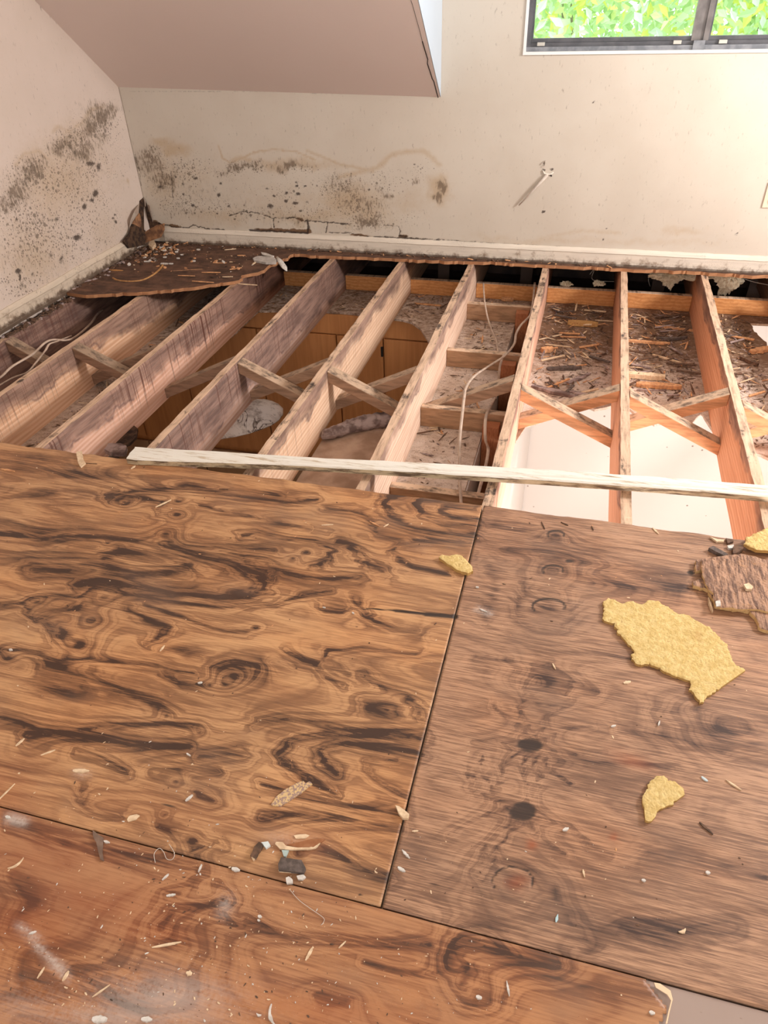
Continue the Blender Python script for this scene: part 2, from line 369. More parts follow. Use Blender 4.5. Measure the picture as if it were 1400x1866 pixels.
# =================================================================== SUBFLOOR PANELS
EDGE_Y, SEAM_Y, SEAM_X = 1.753, 0.5365, -0.190
K2 = [  # traced dark grain and water marks on the left panel (width px, strength, pixels of the photo's frame)
 (5,.6,[(193,907),(232,896),(271,893),(300,893),(339,886),(393,896),(446,907),(500,912),(521,918),(575,911)]),
 (4,.5,[(193,916),(229,905),(264,911),(300,918),(282,936)]),
 (4,.5,[(364,918),(411,932),(446,941),(500,953),(561,964)]),
 (6,.6,[(0,971),(71,982),(143,979),(196,979),(250,986),(304,995),(357,995),(411,996),(500,1004)]),
 (9,.65,[(193,1016),(232,1005),(286,1011),(318,1021),(339,1032)]),
 (11,.75,[(60,1040),(200,1032),(246,1048),(286,1045),(339,1034)]),
 (8,.95,[(304,995),(357,1011),(411,1021),(446,1036),(475,1050),(482,1071),(457,1086),(393,1088),(321,1082),(268,1073),(214,1062),(171,1060),(143,1064)]),
 (5,.7,[(393,996),(446,1014),(475,1032),(500,1037),(486,1068)]),
 (4,.7,[(0,1106),(46,1098),(71,1088),(100,1086),(143,1088),(171,1074),(200,1074),(232,1083),(286,1095),(357,1102),(411,1106),(500,1102),(557,1084),(610,1077)]),
 (5,.65,[(46,1107),(64,1132),(93,1121),(125,1111),(157,1100)]),
 (6,.75,[(80,1134),(100,1157),(125,1164),(108,1146)]),
 (6,.6,[(232,1111),(268,1129),(304,1143),(286,1161),(268,1177)]),
 (4,.5,[(257,1100),(304,1118),(357,1136),(411,1150),(446,1152)]),
 (5,.7,[(0,1186),(36,1184),(71,1189),(107,1204),(161,1200),(214,1206),(268,1212),(321,1222),(357,1226)]),
 (9,.8,[(82,1211),(118,1221),(154,1232),(179,1246),(214,1261),(250,1270),(286,1282),(304,1300)]),
 (8,.7,[(393,1218),(429,1206),(470,1214)]),
 (6,.7,[(300,1225),(330,1245),(379,1250)]),
 (6,.7,[(440,978),(471,971),(521,982),(575,986),(604,1000),(604,1018),(575,1032)]),
 (7,.75,[(450,1014),(486,1022),(514,1043),(557,1052),(604,1054),(660,1050)]),
 (9,.7,[(450,1022),(478,1040),(482,1060),(455,1078)]),
 (6,.7,[(868,911),(811,909),(771,909),(756,921),(768,937),(807,952),(868,959)]),
 (5,.6,[(868,926),(820,924),(796,930),(820,942),(868,946)]),
 (6,.75,[(740,900),(707,907),(698,925),(716,943),(754,961),(807,971),(871,975)]),
 (7,.75,[(615,985),(629,989),(657,1011),(671,1028),(700,1040)]),
 (5,.55,[(843,986),(771,984),(724,992),(714,1004),(729,1021),(754,1034),(820,1046)]),
 (5,.55,[(590,930),(640,928),(680,950),(690,975),(740,985)]),
 (7,.7,[(650,1098),(664,1121),(682,1136),(718,1148),(760,1150)]),
 (9,.6,[(590,1108),(620,1112)]),
 (6,.75,[(525,1190),(550,1205),(575,1211),(600,1232),(625,1248)]),
 (6,.65,[(661,1229),(679,1241),(700,1255),(736,1268),(756,1286),(766,1306)]),
 (4,.5,[(640,1228),(582,1205),(598,1184),(664,1180),(760,1188)]),
 (13,.6,[(672,1288),(706,1294)]),
 (8,.8,[(468,1316),(521,1312),(593,1320),(664,1330),(771,1341)]),
 (6,.8,[(771,1348),(700,1341),(593,1339),(534,1346),(514,1366),(516,1384),(539,1404),(564,1421),(593,1436),(614,1450)]),
 (7,.85,[(764,1371),(700,1364),(629,1355),(593,1362),(580,1375),(589,1393),(614,1411)]),
 (4,.5,[(720,1386),(664,1386),(661,1400),(682,1418),(718,1436),(746,1452)]),
 (8,.8,[(482,1489),(539,1484),(593,1488),(646,1495),(729,1506)]),
 (6,.7,[(470,1430),(557,1452),(629,1468),(700,1475),(736,1481)]),
 (9,.6,[(575,1546),(621,1564),(650,1584),(700,1600)]),
 (6,.7,[(0,1311),(36,1318),(71,1333),(125,1337),(179,1325),(250,1321),(304,1318),(360,1322)]),
 (8,.95,[(54,1341),(125,1339),(179,1346),(232,1357),(286,1361),(345,1359)]),
 (6,.75,[(143,1368),(179,1379),(214,1395),(232,1406)]),
 (10,.8,[(360,1379),(400,1376),(440,1374)]),
 (7,.7,[(286,1406),(339,1399),(393,1404)]),
 (5,.6,[(150,1440),(146,1458),(161,1475),(186,1486),(221,1489)]),
 (10,.6,[(360,1448),(385,1458)]), (8,.6,[(296,1505),(320,1512)]),
 (4,.5,[(330,1560),(393,1532),(410,1545)]),
 (10,.7,[(21,1500),(71,1515),(125,1533),(179,1546),(232,1557),(286,1566),(345,1572)]),
 (10,.6,[(357,1575),(371,1596),(343,1618),(300,1628)]),
 (9,.75,[(393,1612),(421,1643),(357,1650),(304,1659),(285,1690)]),
 (9,.65,[(393,1661),(429,1684),(500,1698)]),
 (8,.75,[(450,1677),(486,1696),(539,1708),(611,1712),(700,1720),(780,1722)]),
 (7,.6,[(664,1754),(718,1768),(771,1777),(810,1770)]),
 (14,.9,[(815,1755),(818,1730),(840,1713),(879,1714),(914,1732),(955,1748),(1010,1758)]),
 (16,.7,[(836,1800),(850,1830),(885,1830)]),
 (14,.6,[(590,1815),(640,1825)]), (14,.55,[(130,1770),(190,1785)]),
 (18,.5,[(20,1600),(60,1640),(20,1690)]), (30,.55,[(60,1780),(130,1810),(260,1830)]),
 # right panel
 (5,.8,[(868,1446),(850,1420),(861,1407)]),
 (5,.8,[(861,1405),(871,1436),(898,1461),(925,1472)]), (5,.7,[(880,1380),(885,1420),(905,1455),(930,1468)]),
 (4,.7,[(966,1345),(930,1310),(900,1280)]), (4,.7,[(958,1345),(955,1305),(950,1262)]),
 (4,.7,[(975,1345),(1000,1305),(1040,1285)]), (4,.7,[(985,1352),(1030,1330),(1080,1325)]),
 (4,.6,[(940,1362),(900,1350),(860,1352)]), (4,.6,[(990,1365),(1040,1375),(1100,1372)]),
 (4,.7,[(945,1372),(915,1400),(905,1440)]), (4,.7,[(960,1378),(955,1420),(958,1458)]),
 (4,.7,[(985,1375),(1010,1405),(1040,1430)]), (4,.6,[(975,1378),(985,1420),(975,1460)]),
 (5,.7,[(940,1498),(900,1530),(870,1570),(864,1590),(880,1605)]),
 (5,.7,[(950,1500),(918,1540),(893,1572),(893,1600)]), (4,.6,[(965,1500),(985,1530),(1030,1555)]),
 (4,.6,[(980,1490),(1040,1505),(1075,1545),(1110,1560)]), (4,.6,[(925,1478),(870,1490),(815,1520)]),
 (8,.6,[(1010,1385),(1090,1392),(1160,1388),(1230,1398)]), (10,.6,[(1130,1330),(1230,1345),(1320,1372)]),
 (6,.55,[(880,1140),(960,1170),(1060,1188),(1150,1200),(1260,1215)]),
 (7,.6,[(870,1200),(950,1205),(1020,1225),(1090,1262)]),
 (8,.55,[(950,1090),(945,1120),(975,1150),(1030,1150),(1040,1110),(1010,1080),(960,1075)]),
 (6,.5,[(975,1240),(960,1262),(990,1290),(1040,1275),(1040,1235),(1000,1210),(968,1222)]),
 (12,.6,[(1200,1300),(1270,1290),(1340,1320)]), (14,.55,[(1180,1560),(1290,1570),(1390,1600)]),
 (18,.6,[(1140,1690),(1230,1700),(1330,1690)]), (12,.5,[(1010,1620),(1050,1690),(1080,1730)]),
 (12,.55,[(930,1000),(1010,1010),(1080,1030)]), (10,.55,[(1080,1060),(1180,1075),(1250,1070)]),
 (12,.5,[(880,1020),(905,1070),(880,1130)]),(12,.5,[(900,960),(950,965)]),
]
NL = 60
BL = [(80,1259,62,14,.9,6),(339,1189,30,12,.85),(70,960,90,22,.5,5),(90,900,110,18,.55,4),(60,1010,80,14,.45),(130,860,140,18,.6,6),
 (429,1214,34,8,.7),(60,840,80,20,.5,6),(500,900,60,8,.4),(950,1075,16,60,.35),(1040,1000,160,30,.35,6),(1180,1050,150,30,.45,6),
 (1100,1150,60,18,.4,6),(340,1725,80,60,.5),(230,1770,190,40,.45,8),(60,1740,120,40,.35,8),(1080,1800,160,26,.55,12),(1200,1700,180,30,.4,8),
 (930,1820,40,20,.35),(690,1290,34,13,.55,10),(1000,960,90,16,.4,6),(640,1100,60,10,.3),(470,1230,60,20,.35),(40,1395,60,14,.4,10),
 (30,1800,60,50,.3),(1330,1240,90,30,.35,6),(150,1550,120,16,.4,14)]
REDS = [(973,1540,9,9,.8),(1127,1527,7,8,.7),(945,1608,18,14,.5),(60,1560,150,60,.32,10),(190,1640,150,50,.4,10),(240,1690,110,30,.35,8),
 (1150,1385,40,12,.4,20),(0,1440,90,60,.35),(600,1840,160,30,.3,6),(60,1680,120,50,.35),(300,1480,200,40,.15,8),(538,1535,60,26,.3)]
KNOTS = [(229,917,12),(322,938,11),(305,970,16),(326,913,9),(67,1098,10),(188,1092,18),(165,1131,16),(146,1176,18),(15,1199,9),(196,990,5),
 (429,1232,17),(408,1248,13),(534,1017,8),(558,1007,7),(499,1083,5),(467,1144,6),(364,1336,7),(322,1425,9),(352,1532,14),(300,1484,6),
 (321,1711,50),(861,1768,28),(1000,1105,26),(992,1240,34),(1320,1335,40),(935,1605,34),(1013,974,16),(1008,1038,20),(966,1358,27),(953,1479,27),
 (403,1640,8),(545,1555,8)]
CRK = [(1.6,1,[(668,1109),(700,1111),(760,1117),(830,1121)]),(4.5,1,[(775,1119),(832,1124)]),(3,1,[(720,1113),(780,1119)]),
 (1.2,.8,[(283,1460),(340,1478)]),(1.2,.6,[(760,1607),(830,1618),(900,1640)])]
for k in ((1013,974,15,7),(1008,1039,19,9),(1000,1105,30,14),(935,1606,37,27)):
    CRK.append((3.2,.8,[(k[0]+k[2]*math.cos(a), k[1]+k[3]*math.sin(a)) for a in np.linspace(2.6,6.6,14)]))
CBL = [(966,1358,29,16,.9),(953,1479,30,21,.9),(1016,1036,9,4,.5),(1038,1022,14,5,.7),(1261,1044,10,6,.8),(1338,1803,4,2,.0),(656,1631,8,3,.8),(861,1766,8,6,.4),(403,1639,5,5,.7),(551,1467,9,7,.5)]
def ply_attrs(seed):
    def f(P):
        pix = topix(P); x, y = P[:,0], P[:,1]
        jx = pix + np.stack([(fbm(x*9, y*60, 3)-.5)*26, (fbm(x*8, y*24, 9)-.5)*7], 1)
        wv = .45+1.0*fbm(x*4, y*22, 31, 3)
        K = [(w_*(.95 if i_ < NL else .8), I_*(1 if i_ < NL else .62), q_) for i_, (w_, I_, q_) in enumerate(K2)]
        core = strokes(jx, K, 1.7)*wv; halo = strokes(jx, [(w_*2.6, I_, q_) for w_, I_, q_ in K], 1.5)
        D = np.maximum(core, halo*.46) + blobs(jx, BL)*.55*wv
        D = D - .06
        h = fbm(x*.8+seed, y*4.6, seed+1, 3) + .24*np.minimum(halo, 1)
        ring = np.zeros(len(x))
        for kx, ky, r in KNOTS:
            c = onz(kx, ky); rw = r/ (FPX/ max(.5, (c-Vector((0,0,H))).length)) 
            d2 = ((x-c.x)/(rw*1.5))**2 + ((y-c.y)/(rw*1.1))**2
            h = h + .16*np.exp(-d2*.5)*min(1.6, rw/.012)
            D = np.maximum(D, .62*np.exp(-d2*2.2)*(.7+.3*np.sin(np.sqrt(d2)*9)))
        red = blobs(jx, REDS)*(0.5+.8*fbm(x*14, y*20, 5))
        crk = np.maximum(strokes(pix, CRK), np.clip(blobs(jx*.3+pix*.7, CBL)*4-1.2, 0, 1)*.75)
        dust = np.maximum(strokes(jx, [(9,.8,[(34,1690),(60,1712),(95,1752),(125,1782)]),(9,.8,[(12,1490),(42,1497)]),(5,.6,[(868,1108),(892,1117)])]), blobs(jx, [(300,1815,130,45,.55),(60,1830,90,40,.3),(410,1650,14,24,.5),(150,1408,16,10,.6),(230,1850,200,30,.5),(520,1530,40,12,.35)]))
        return dict(dark=D, h=h, red=np.clip(red, 0, .8), crk=np.clip(crk, 0, 1), dust=dust)
    return f
def edgewob(P):
    P = P.copy(); m = P[:,1] > EDGE_Y-.003
    P[m,1] += (fbm(P[m,0]*14, P[m,0]*0, 4)-.5)*.012
    return P
mPlyL = ply_mat('plywood_orange_stained', (.62,.355,.175), (.335,.168,.083), (.062,.034,.024), 0.3, .46, .55, .5)
mPlyR = ply_mat('plywood_grey_brown', (.50,.29,.175), (.27,.145,.088), (.060,.034,.027), 5.3, .55, .42, 1.7, 0, .17, 1.9)
mPlyN = ply_mat('plywood_varnished', (.47,.245,.125), (.26,.115,.06), (.070,.038,.028), 9.3, .33, .5, .5, .1, .03, 1.6)
def rng(a, b, st): return np.linspace(a, b, max(2, int(round((b-a)/st))+1))
G = .0022
xs = np.concatenate([rng(-2.63, -1.9, .012)[:-1], rng(-1.9, SEAM_X-G, .0052)])
o = grid_slab('plywood_sheet', xs, rng(SEAM_Y+G, EDGE_Y, .0052), (0,0,0), (1,0,0), (0,1,0), (0,0,1), .018, mPlyL, attrs=ply_attrs(0), wob=edgewob)
tag(rebase(o), 'large orange-brown plywood floor sheet with bold dark swirling grain, left of the straight seam', 'plywood')
o = grid_slab('plywood_sheet', rng(SEAM_X+G, 1.25, .0055), rng(SEAM_Y+G, EDGE_Y, .0055), (0,0,0), (1,0,0), (0,1,0), (0,0,1), .018, mPlyR, attrs=ply_attrs(40), wob=edgewob)
tag(rebase(o), 'grey-brown plywood floor sheet with round knots, carrying the big yellow foam piece', 'plywood')
# the near panel stops at a broken corner, beyond it old vinyl
VX = 0.297
def nearmask(u, v):
    lim = VX - .012 + .02*np.clip((v-.50)/.03, 0, 1)*-1 + .006*np.sin(v*90)
    return u < lim
o = grid_slab('plywood_sheet', rng(-1.6, .32, .006), rng(-.25, SEAM_Y-G*.6, .006), (0,0,0), (1,0,0), (0,1,0), (0,0,1), .018, mPlyN, mask=nearmask, attrs=ply_attrs(80))
tag(rebase(o), 'reddish varnished plywood floor sheet nearest the viewer, below the lengthwise seam', 'plywood')
t = NT('vinyl_sheet', .22, .5); v = t.noise(3, 4)
t.col(t.mix(t.step(t.vor(26, t.map((1,2.2,1))), .02, .10, 1, 0), t.mix(v, (.34,.25,.21), (.42,.33,.29)), (.12,.07,.05)))
o = MB().box(VX-.05, 1.25, -.25, SEAM_Y-.001, -.018, -.004).build('vinyl_flooring', t.m)
tag(o, 'glossy grey-brown vinyl flooring remnant in the bottom right corner beside the torn plywood edge', 'flooring')
mDark = simple('old_dark_wood', (.05,.03,.02), (.09,.055,.035), 30)
mCut = simple('torn_wood_edge', (.55,.30,.14), (.24,.11,.05), 90, .8, .5, (1,1,3))
sl = prism('torn_veneer_strip', [(p.x, p.y) for p in (onz(1192,1791),onz(1203,1793),onz(1222,1806),onz(1226,1822),onz(1220,1846),onz(1216,1866),onz(1213,1866),onz(1218,1843),onz(1223,1824),onz(1216,1813),onz(1195,1800))], .0, .002, simple('pale_torn_wood', (.8,.6,.4)))
tag(rebase(sl), 'pale torn veneer strip along the broken plywood edge by the vinyl', 'splinter')

# =================================================================== JOISTS
ZT, ZB = -.018, -.253
def joist_mat(name, clean, seed, stain, drip, topdark, far=.5):
    t = NT(name, .72, .25); g = t.n('ShaderNodeNewGeometry'); P = g.outputs['Position']; X = t.xyz(P)
    N = t.xyz(g.outputs['Normal'])
    p = t.map((1,1,1), (seed*3.1, seed*1.7, 0), P)
    gr = t.noise(1, 5, t.map((40, 2.2, 70), vec=p), .6, .6)
    wv = t.n('ShaderNodeTexWave'); wv.bands_direction = 'Z'; wv.inputs['Scale'].default_value = 16
    wv.inputs['Distortion'].default_value = 6; wv.inputs['Detail'].default_value = 2; wv.inputs['Detail Scale'].default_value = .6
    t.inp(wv.inputs['Vector'], t.map((1, .22, 1), vec=p))
    c = t.mix(t.mul(wv.outputs[1], .6), clean, tuple(a*b for a, b in zip(clean, (.80,.62,.5))))
    c = t.mix(t.mul(t.step(gr, .4, .7), .55), c, tuple(a*b for a, b in zip(clean, (.66,.5,.42))))
    # stain running down from the top edge
    edge = t.add(t.mul(t.add(X[2], .018), 1.0), t.mul(t.add(t.noise(4, 5, p), -.5), .22))
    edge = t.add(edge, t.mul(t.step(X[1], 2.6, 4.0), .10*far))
    s1 = t.step(edge, -stain-.03, -stain+.035)
    stc = t.mix(t.step(t.noise(1, 6, t.map((9,4,40), vec=p), .65), .35, .65), (.34,.21,.165), (.115,.068,.06))
    c = t.mix(t.mul(s1, .86), c, stc)
    # drips
    dn = t.noise(1, 2, t.map((1, 95, 1.6), vec=p), .5)
    dz = t.step(t.add(X[2], t.mul(t.noise(1, 2, t.map((1, 60, 0), vec=p)), .30)), -.06, .06)
    dd = t.mul(t.mul(t.step(dn, .545, .60), dz), drip)
    c = t.mix(t.mul(dd, t.step(t.noise(1, 3, t.map((0,2.3,0), vec=p)), .40, .56)), c, (.13,.05,.035))
    # dark rim line
    rim = t.mul(t.step(t.math('ABSOLUTE', t.add(edge, stain)), 0, .012, 1, 0), t.step(t.noise(6, 2, p), .45, .6))
    c = t.mix(t.mul(rim, .55), c, (.09,.05,.06))
    # weathered top
    tn = t.noise(1, 5, t.map((60, 7, 1), vec=p), .65); tb = t.noise(9, 5, t.map((1.2,1,1), vec=p), .7)
    tc = t.mix(t.step(tn, .38, .74), (.72,.50,.35), (.35,.225,.15))
    tc = t.mix(t.step(t.add(t.mul(tb, .7), t.mul(tn, .3)), .56-topdark*.06, .68-topdark*.06), tc, (.07,.05,.042))
    tc = t.mix(t.step(t.noise(1, 3, t.map((14, 90, 1), vec=p)), .6, .75, 0, .6), tc, (.80,.60,.42))
    c = t.mix(t.step(N[2], .5, .8), c, tc)
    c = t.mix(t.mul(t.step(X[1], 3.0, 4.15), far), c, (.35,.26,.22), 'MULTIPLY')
    t.col(c); t.bump(t.add(gr, tb), .4, .002)
    return t.m
JX = {}
def joist(key, xl, y0, y1, mat, label, w=.038, notch=None):
    rnd = random.Random(hash(key) % 1000 if False else ord(key))
    ys = rng(y0, y1, .035); n = len(ys); V = []; F = []
    sect = [(0,0),(1,0),(1,.94),(.93,1),(.07,1),(0,.94)]
    for i, y in enumerate(ys):
        wob = .0018*mnoise.noise(Vector((y*3, ord(key), 0)))
        for (u, v) in sect:
            x = xl + u*w + wob; z = ZB + v*(ZT-ZB)
            if v > .9:
                z += .003*mnoise.noise(Vector((y*13, u*9, ord(key)*2.)))
                x += .0022*mnoise.noise(Vector((y*18, u*5+9, ord(key)*3.)))
            V.append((x, y, z))
    m = len(sect)
    for i in range(n-1):
        for k in range(m):
            a = i*m+k; b = i*m+(k+1) % m; F.append((a, b, b+m, a+m))
    F.append(tuple(range(m))); F.append(tuple((n-1)*m+k for k in range(m))[::-1])
    F = [f[::-1] for f in F]
    o = link('floor_joist', V, F, mat); JX[key] = xl
    tag(rebase(o), label, 'joist', None); return o
cl = (.80,.50,.33)
mats = dict(
 N=joist_mat('joist_wood_rotten', (.42,.25,.18), 1, .24, .6, .9, .8),
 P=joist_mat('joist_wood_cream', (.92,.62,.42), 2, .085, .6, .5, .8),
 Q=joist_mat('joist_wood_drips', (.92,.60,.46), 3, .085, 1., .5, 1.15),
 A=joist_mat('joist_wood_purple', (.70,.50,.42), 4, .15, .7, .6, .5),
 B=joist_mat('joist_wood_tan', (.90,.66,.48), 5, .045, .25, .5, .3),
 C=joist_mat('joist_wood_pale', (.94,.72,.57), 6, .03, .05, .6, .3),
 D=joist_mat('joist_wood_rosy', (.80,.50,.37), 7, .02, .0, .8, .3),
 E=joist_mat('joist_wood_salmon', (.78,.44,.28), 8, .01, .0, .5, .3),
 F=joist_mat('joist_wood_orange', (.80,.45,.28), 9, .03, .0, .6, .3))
Y0, Y1 = -.1, 4.72
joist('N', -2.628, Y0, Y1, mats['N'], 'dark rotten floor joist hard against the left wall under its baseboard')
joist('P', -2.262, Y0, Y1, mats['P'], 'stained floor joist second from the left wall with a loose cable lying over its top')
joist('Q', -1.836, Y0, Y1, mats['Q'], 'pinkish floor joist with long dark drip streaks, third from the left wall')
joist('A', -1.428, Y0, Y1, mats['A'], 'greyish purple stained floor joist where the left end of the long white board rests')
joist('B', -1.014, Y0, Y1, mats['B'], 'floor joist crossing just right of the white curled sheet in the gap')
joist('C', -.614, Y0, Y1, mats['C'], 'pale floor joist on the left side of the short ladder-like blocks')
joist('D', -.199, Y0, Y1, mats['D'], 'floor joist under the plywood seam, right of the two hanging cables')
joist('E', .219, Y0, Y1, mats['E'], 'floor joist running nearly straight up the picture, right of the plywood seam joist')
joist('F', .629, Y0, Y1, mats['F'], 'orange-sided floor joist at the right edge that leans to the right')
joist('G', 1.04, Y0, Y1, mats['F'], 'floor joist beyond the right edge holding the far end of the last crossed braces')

# crossed bridging
def brace_mat(name, c, seed, tk=1.0):
    t = NT(name, .75, .2); g = t.n('ShaderNodeNewGeometry'); N = t.xyz(g.outputs['Normal'])
    p = t.map((1,1,1), (seed,0,0), g.outputs['Position'])
    a = t.noise(1, 5, t.map((9, 60, 60), vec=p), .6, .4)
    cc = t.mix(t.step(a, .35, .7), c, tuple(k*.6 for k in c))
    tb = t.noise(16, 5, t.map((1,2,2), vec=p), .7)
    top = t.mix(t.step(tb, .42, .70), (.60*tk,.42*tk,.29*tk), (.12,.085,.065))
    cc = t.mix(t.step(N[2], .45, .7), cc, top)
    t.col(cc); t.bump(t.add(a, tb), .4, .002); return t.m
bmL = brace_mat('brace_wood_brown', (.34,.20,.13), 0, .62); bmR = brace_mat('brace_wood_orange', (.74,.36,.18), 3); bmM = brace_mat('brace_wood_mid', (.46,.28,.18), 5, .85)
order = 'NPQABCDEFG'
names = {'N':'wall joist','P':'cable-crossed joist','Q':'drip-streaked joist','A':'purple stained joist','B':'curled-sheet joist','C':'pale joist','D':'seam joist','E':'straight joist','F':'right-edge joist','G':'off-frame joist'}
BR = {('N','P'):(1,0),('P','Q'):(1,1),('Q','A'):(0,1),('A','B'):(1,1),('B','C'):(1,1),('C','D'):(0,1),('D','E'):(1,1),('E','F'):(1,1),('F','G'):(1,1)}
for i in range(len(order)-1):
    a, b = order[i], order[i+1]; xa = JX[a]+.038; xb = JX[b]; f, r = BR[(a, b)]
    m = bmL if i < 3 else (bmM if i < 6 else bmR)
    for kind, on in (('down', f), ('up', r)):
        if not on: continue
        yy = 2.605 + (.03 if i > 6 else 0) if kind == 'down' else 2.675 + (.05 if i > 6 else 0)
        if (a, b) == ('Q','A'): yy = 2.62
        w = .062
        za, zb = (ZT-.027, ZB+.032) if kind == 'down' else (ZB+.032, ZT-.027)
        A = Vector((xa, yy, za)); Bv = Vector((xb, yy, zb))
        # ends cut plumb against the joist faces
        d = (Bv-A).normalized(); hv = .0225/abs(d.x)
        P = []
        for q in (A, Bv):
            for yo, zo in ((-w/2,-hv),(w/2,-hv),(w/2,hv),(-w/2,hv)): P.append((q.x, q.y+yo, q.z+zo))
        mb = MB(); mb.v = P; mb.f = [(0,3,2,1),(4,5,6,7),(0,1,5,4),(1,2,6,5),(2,3,7,6),(3,0,4,7)]
        o = mb.build('bridging_brace', m, bevel=.0025)
        tag(rebase(o), 'brace sloping %s to the right between %s and %s' % (kind, names[a], names[b]), 'brace', 'crossed bridging between the joists')

# rear blocking on the lower wall, one board per bay
mBeam = joist_mat('blocking_wood', (.72,.36,.14), 12, -.5, 0, .2, .0)
mBeam2 = brace_mat('short_block_wood', (.46,.27,.155), 8, 1.15)
for i in range(len(order)-1):
    a, b = order[i], order[i+1]
    ob = MB().box(JX[a]+.039, JX[b]-.001, 4.125, 4.163, ZB+.001, ZB+.089).build('blocking_board', mBeam, bevel=.002)
    tag(rebase(ob), 'orange rear blocking board between %s and %s' % (names[a], names[b]), 'board', 'rear blocking boards')
xa, xb = JX['C']+.039, JX['D']-.001
for y, zt, lab in ((3.79,-.160,'farthest short block, near the rear board'),(3.19,-.166,'short block with two cables crossing it'),(2.60,-.160,'short block below the brace by the dark slot'),(2.065,-.205,'nearest short block, half hidden behind the white board')):
    ob = MB().box(xa, xb, y, y+.038, ZB+.001, zt).build('ladder_block', mBeam2, bevel=.002)
    tag(rebase(ob), '%s, between pale joist and seam joist' % lab, 'board', 'short blocks')
mStud = simple('stud_wood', (.50,.20,.09), (.34,.12,.055), 60, .7, .2, (8,8,1))
for y, zt, lab in ((3.74,-.175,'far'),(3.13,-.19,'middle'),(2.535,-.185,'near')):
    ob = MB().box(-.300, -.232, y, y+.052, -1.2, zt).build('wall_stud', mStud, bevel=.002)
    tag(rebase(ob), 'reddish stud end in the dark slot, the %s one of three' % {'far':'farthest','middle':'middle','near':'nearest'}[lab], 'stud', 'studs in the slot')

# =================================================================== WALLS
YW, XW, XR, YR, ZC = 4.07, -2.643, 2.6, -2.0, 2.35
def wall_mat(name, base, base2):
    t = NT(name, .6, .25); g = t.n('ShaderNodeNewGeometry'); p = g.outputs['Position']
    hz = t.attr('haze'); sp = t.attr('spk'); tn = t.attr('tan'); ck = t.attr('crk'); bl = t.attr('spot'); br = t.attr('bare')
    n1 = t.noise(3, 4, p); n2 = t.noise(38, 5, p, .7); n3 = t.noise(120, 3, p)
    c = t.mix(t.step(n1, .3, .7), base, base2)
    c = t.mix(t.mul(t.step(t.add(tn, t.mul(t.add(n2, -.5), .5)), .05, .7), .62), c, (.50,.35,.20))
    st = t.noise(1, 3, t.map((90, 90, 34), vec=p, rot=(.3,.3,0)), .6)
    c = t.mix(t.mul(t.step(hz, .1, .9), .45), c, (.36,.27,.19))
    c = t.mix(t.step(t.add(hz, t.mul(t.add(st, -.5), 2.6)), .30, .95, 0, .72), c, (.16,.115,.08))
    s = None
    for sc, r, off in ((34,.36,0),(78,.42,3),(150,.42,7)):
        v = t.n('ShaderNodeTexVoronoi'); t.inp(v.inputs['Vector'], t.map((1,1,1),(off,off,off), vec=p)); v.inputs['Scale'].default_value = sc
        rc = t.xyz(v.outputs['Color'])[0]
        rad = t.mul(t.mul(t.math('POWER', rc, 1.1), sp), r*1.75)
        k = t.step(t.add(rad, t.mul(v.outputs['Distance'], -1)), -.02, .10, 0, 1)
        k = t.mul(k, t.step(sp, .03, .25))
        s = k if s is None else t.math('MAXIMUM', s, k)
    c = t.mix(t.mul(s, .72), c, t.mix(n1, (.09,.07,.055), (.22,.165,.12)))
    c = t.mix(t.step(t.add(bl, t.mul(t.add(n3, -.5), .9)), .15, .70, 0, .92), c, (.075,.055,.045))
    c = t.mix(t.step(t.add(br, t.mul(t.add(n2, -.5), .3)), .35, .6), c, (.20,.12,.07))
    c = t.mix(t.mul(t.step(t.add(ck, t.mul(t.add(n2, -.5), .7)), .3, .9), .9), c, (.045,.03,.024))
    t.col(c); t.bump(t.add(t.mul(n1, .6), t.mul(ck, -1.5)), .3, .004)
    return t.m
mWallB = wall_mat('painted_wall_cream', (.645,.58,.495), (.605,.535,.45))
mWallL = wall_mat('painted_wall_left', (.70,.585,.51), (.66,.55,.47))
B_HAZE = [(270,296,34,30,.75,20),(300,330,34,26,.6),(405,314,18,9,.5),(440,305,40,9,.75,-12),(520,302,34,10,.85,-4),(560,305,28,7,.5),(640,345,40,34,.45),(672,405,30,13,.85),
 (700,350,14,30,.4),(707,355,12,9,.75),(760,330,10,10,.7),(803,340,9,12,.9),(800,358,7,10,.9),(660,376,50,22,.55),(330,385,45,18,.35),(480,385,60,16,.35),(540,400,60,14,.4),(360,350,50,26,.3),(610,330,24,14,.45)]
B_TAN = [(300,330,50,60,.4),(520,370,150,40,.3),(560,300,60,14,.5),(670,390,60,24,.5),(319,270,30,14,.7),(300,262,26,12,.6),(640,370,70,45,.6),(560,395,120,22,.5),(400,395,80,22,.45),(500,300,50,14,.5),(740,370,60,30,.35),(800,345,18,26,.8),(350,330,70,50,.3),(1000,440,120,10,.35),(1240,420,50,9,.4),(1180,440,180,9,.3),(900,436,60,8,.3)]
B_ARC = [(2.4,.6,[(398,265),(405,288),(420,297),(442,288),(462,278),(495,272),(540,276),(575,292)]),(6,.5,[(425,292),(440,288),(455,292)]),
 (6,.5,[(620,322),(655,314),(690,305),(712,283),(740,276),(775,276),(800,300)]),(5,.35,[(1005,430),(1060,420),(1130,425)]),(4,.5,[(560,275),(620,300),(680,312)])]
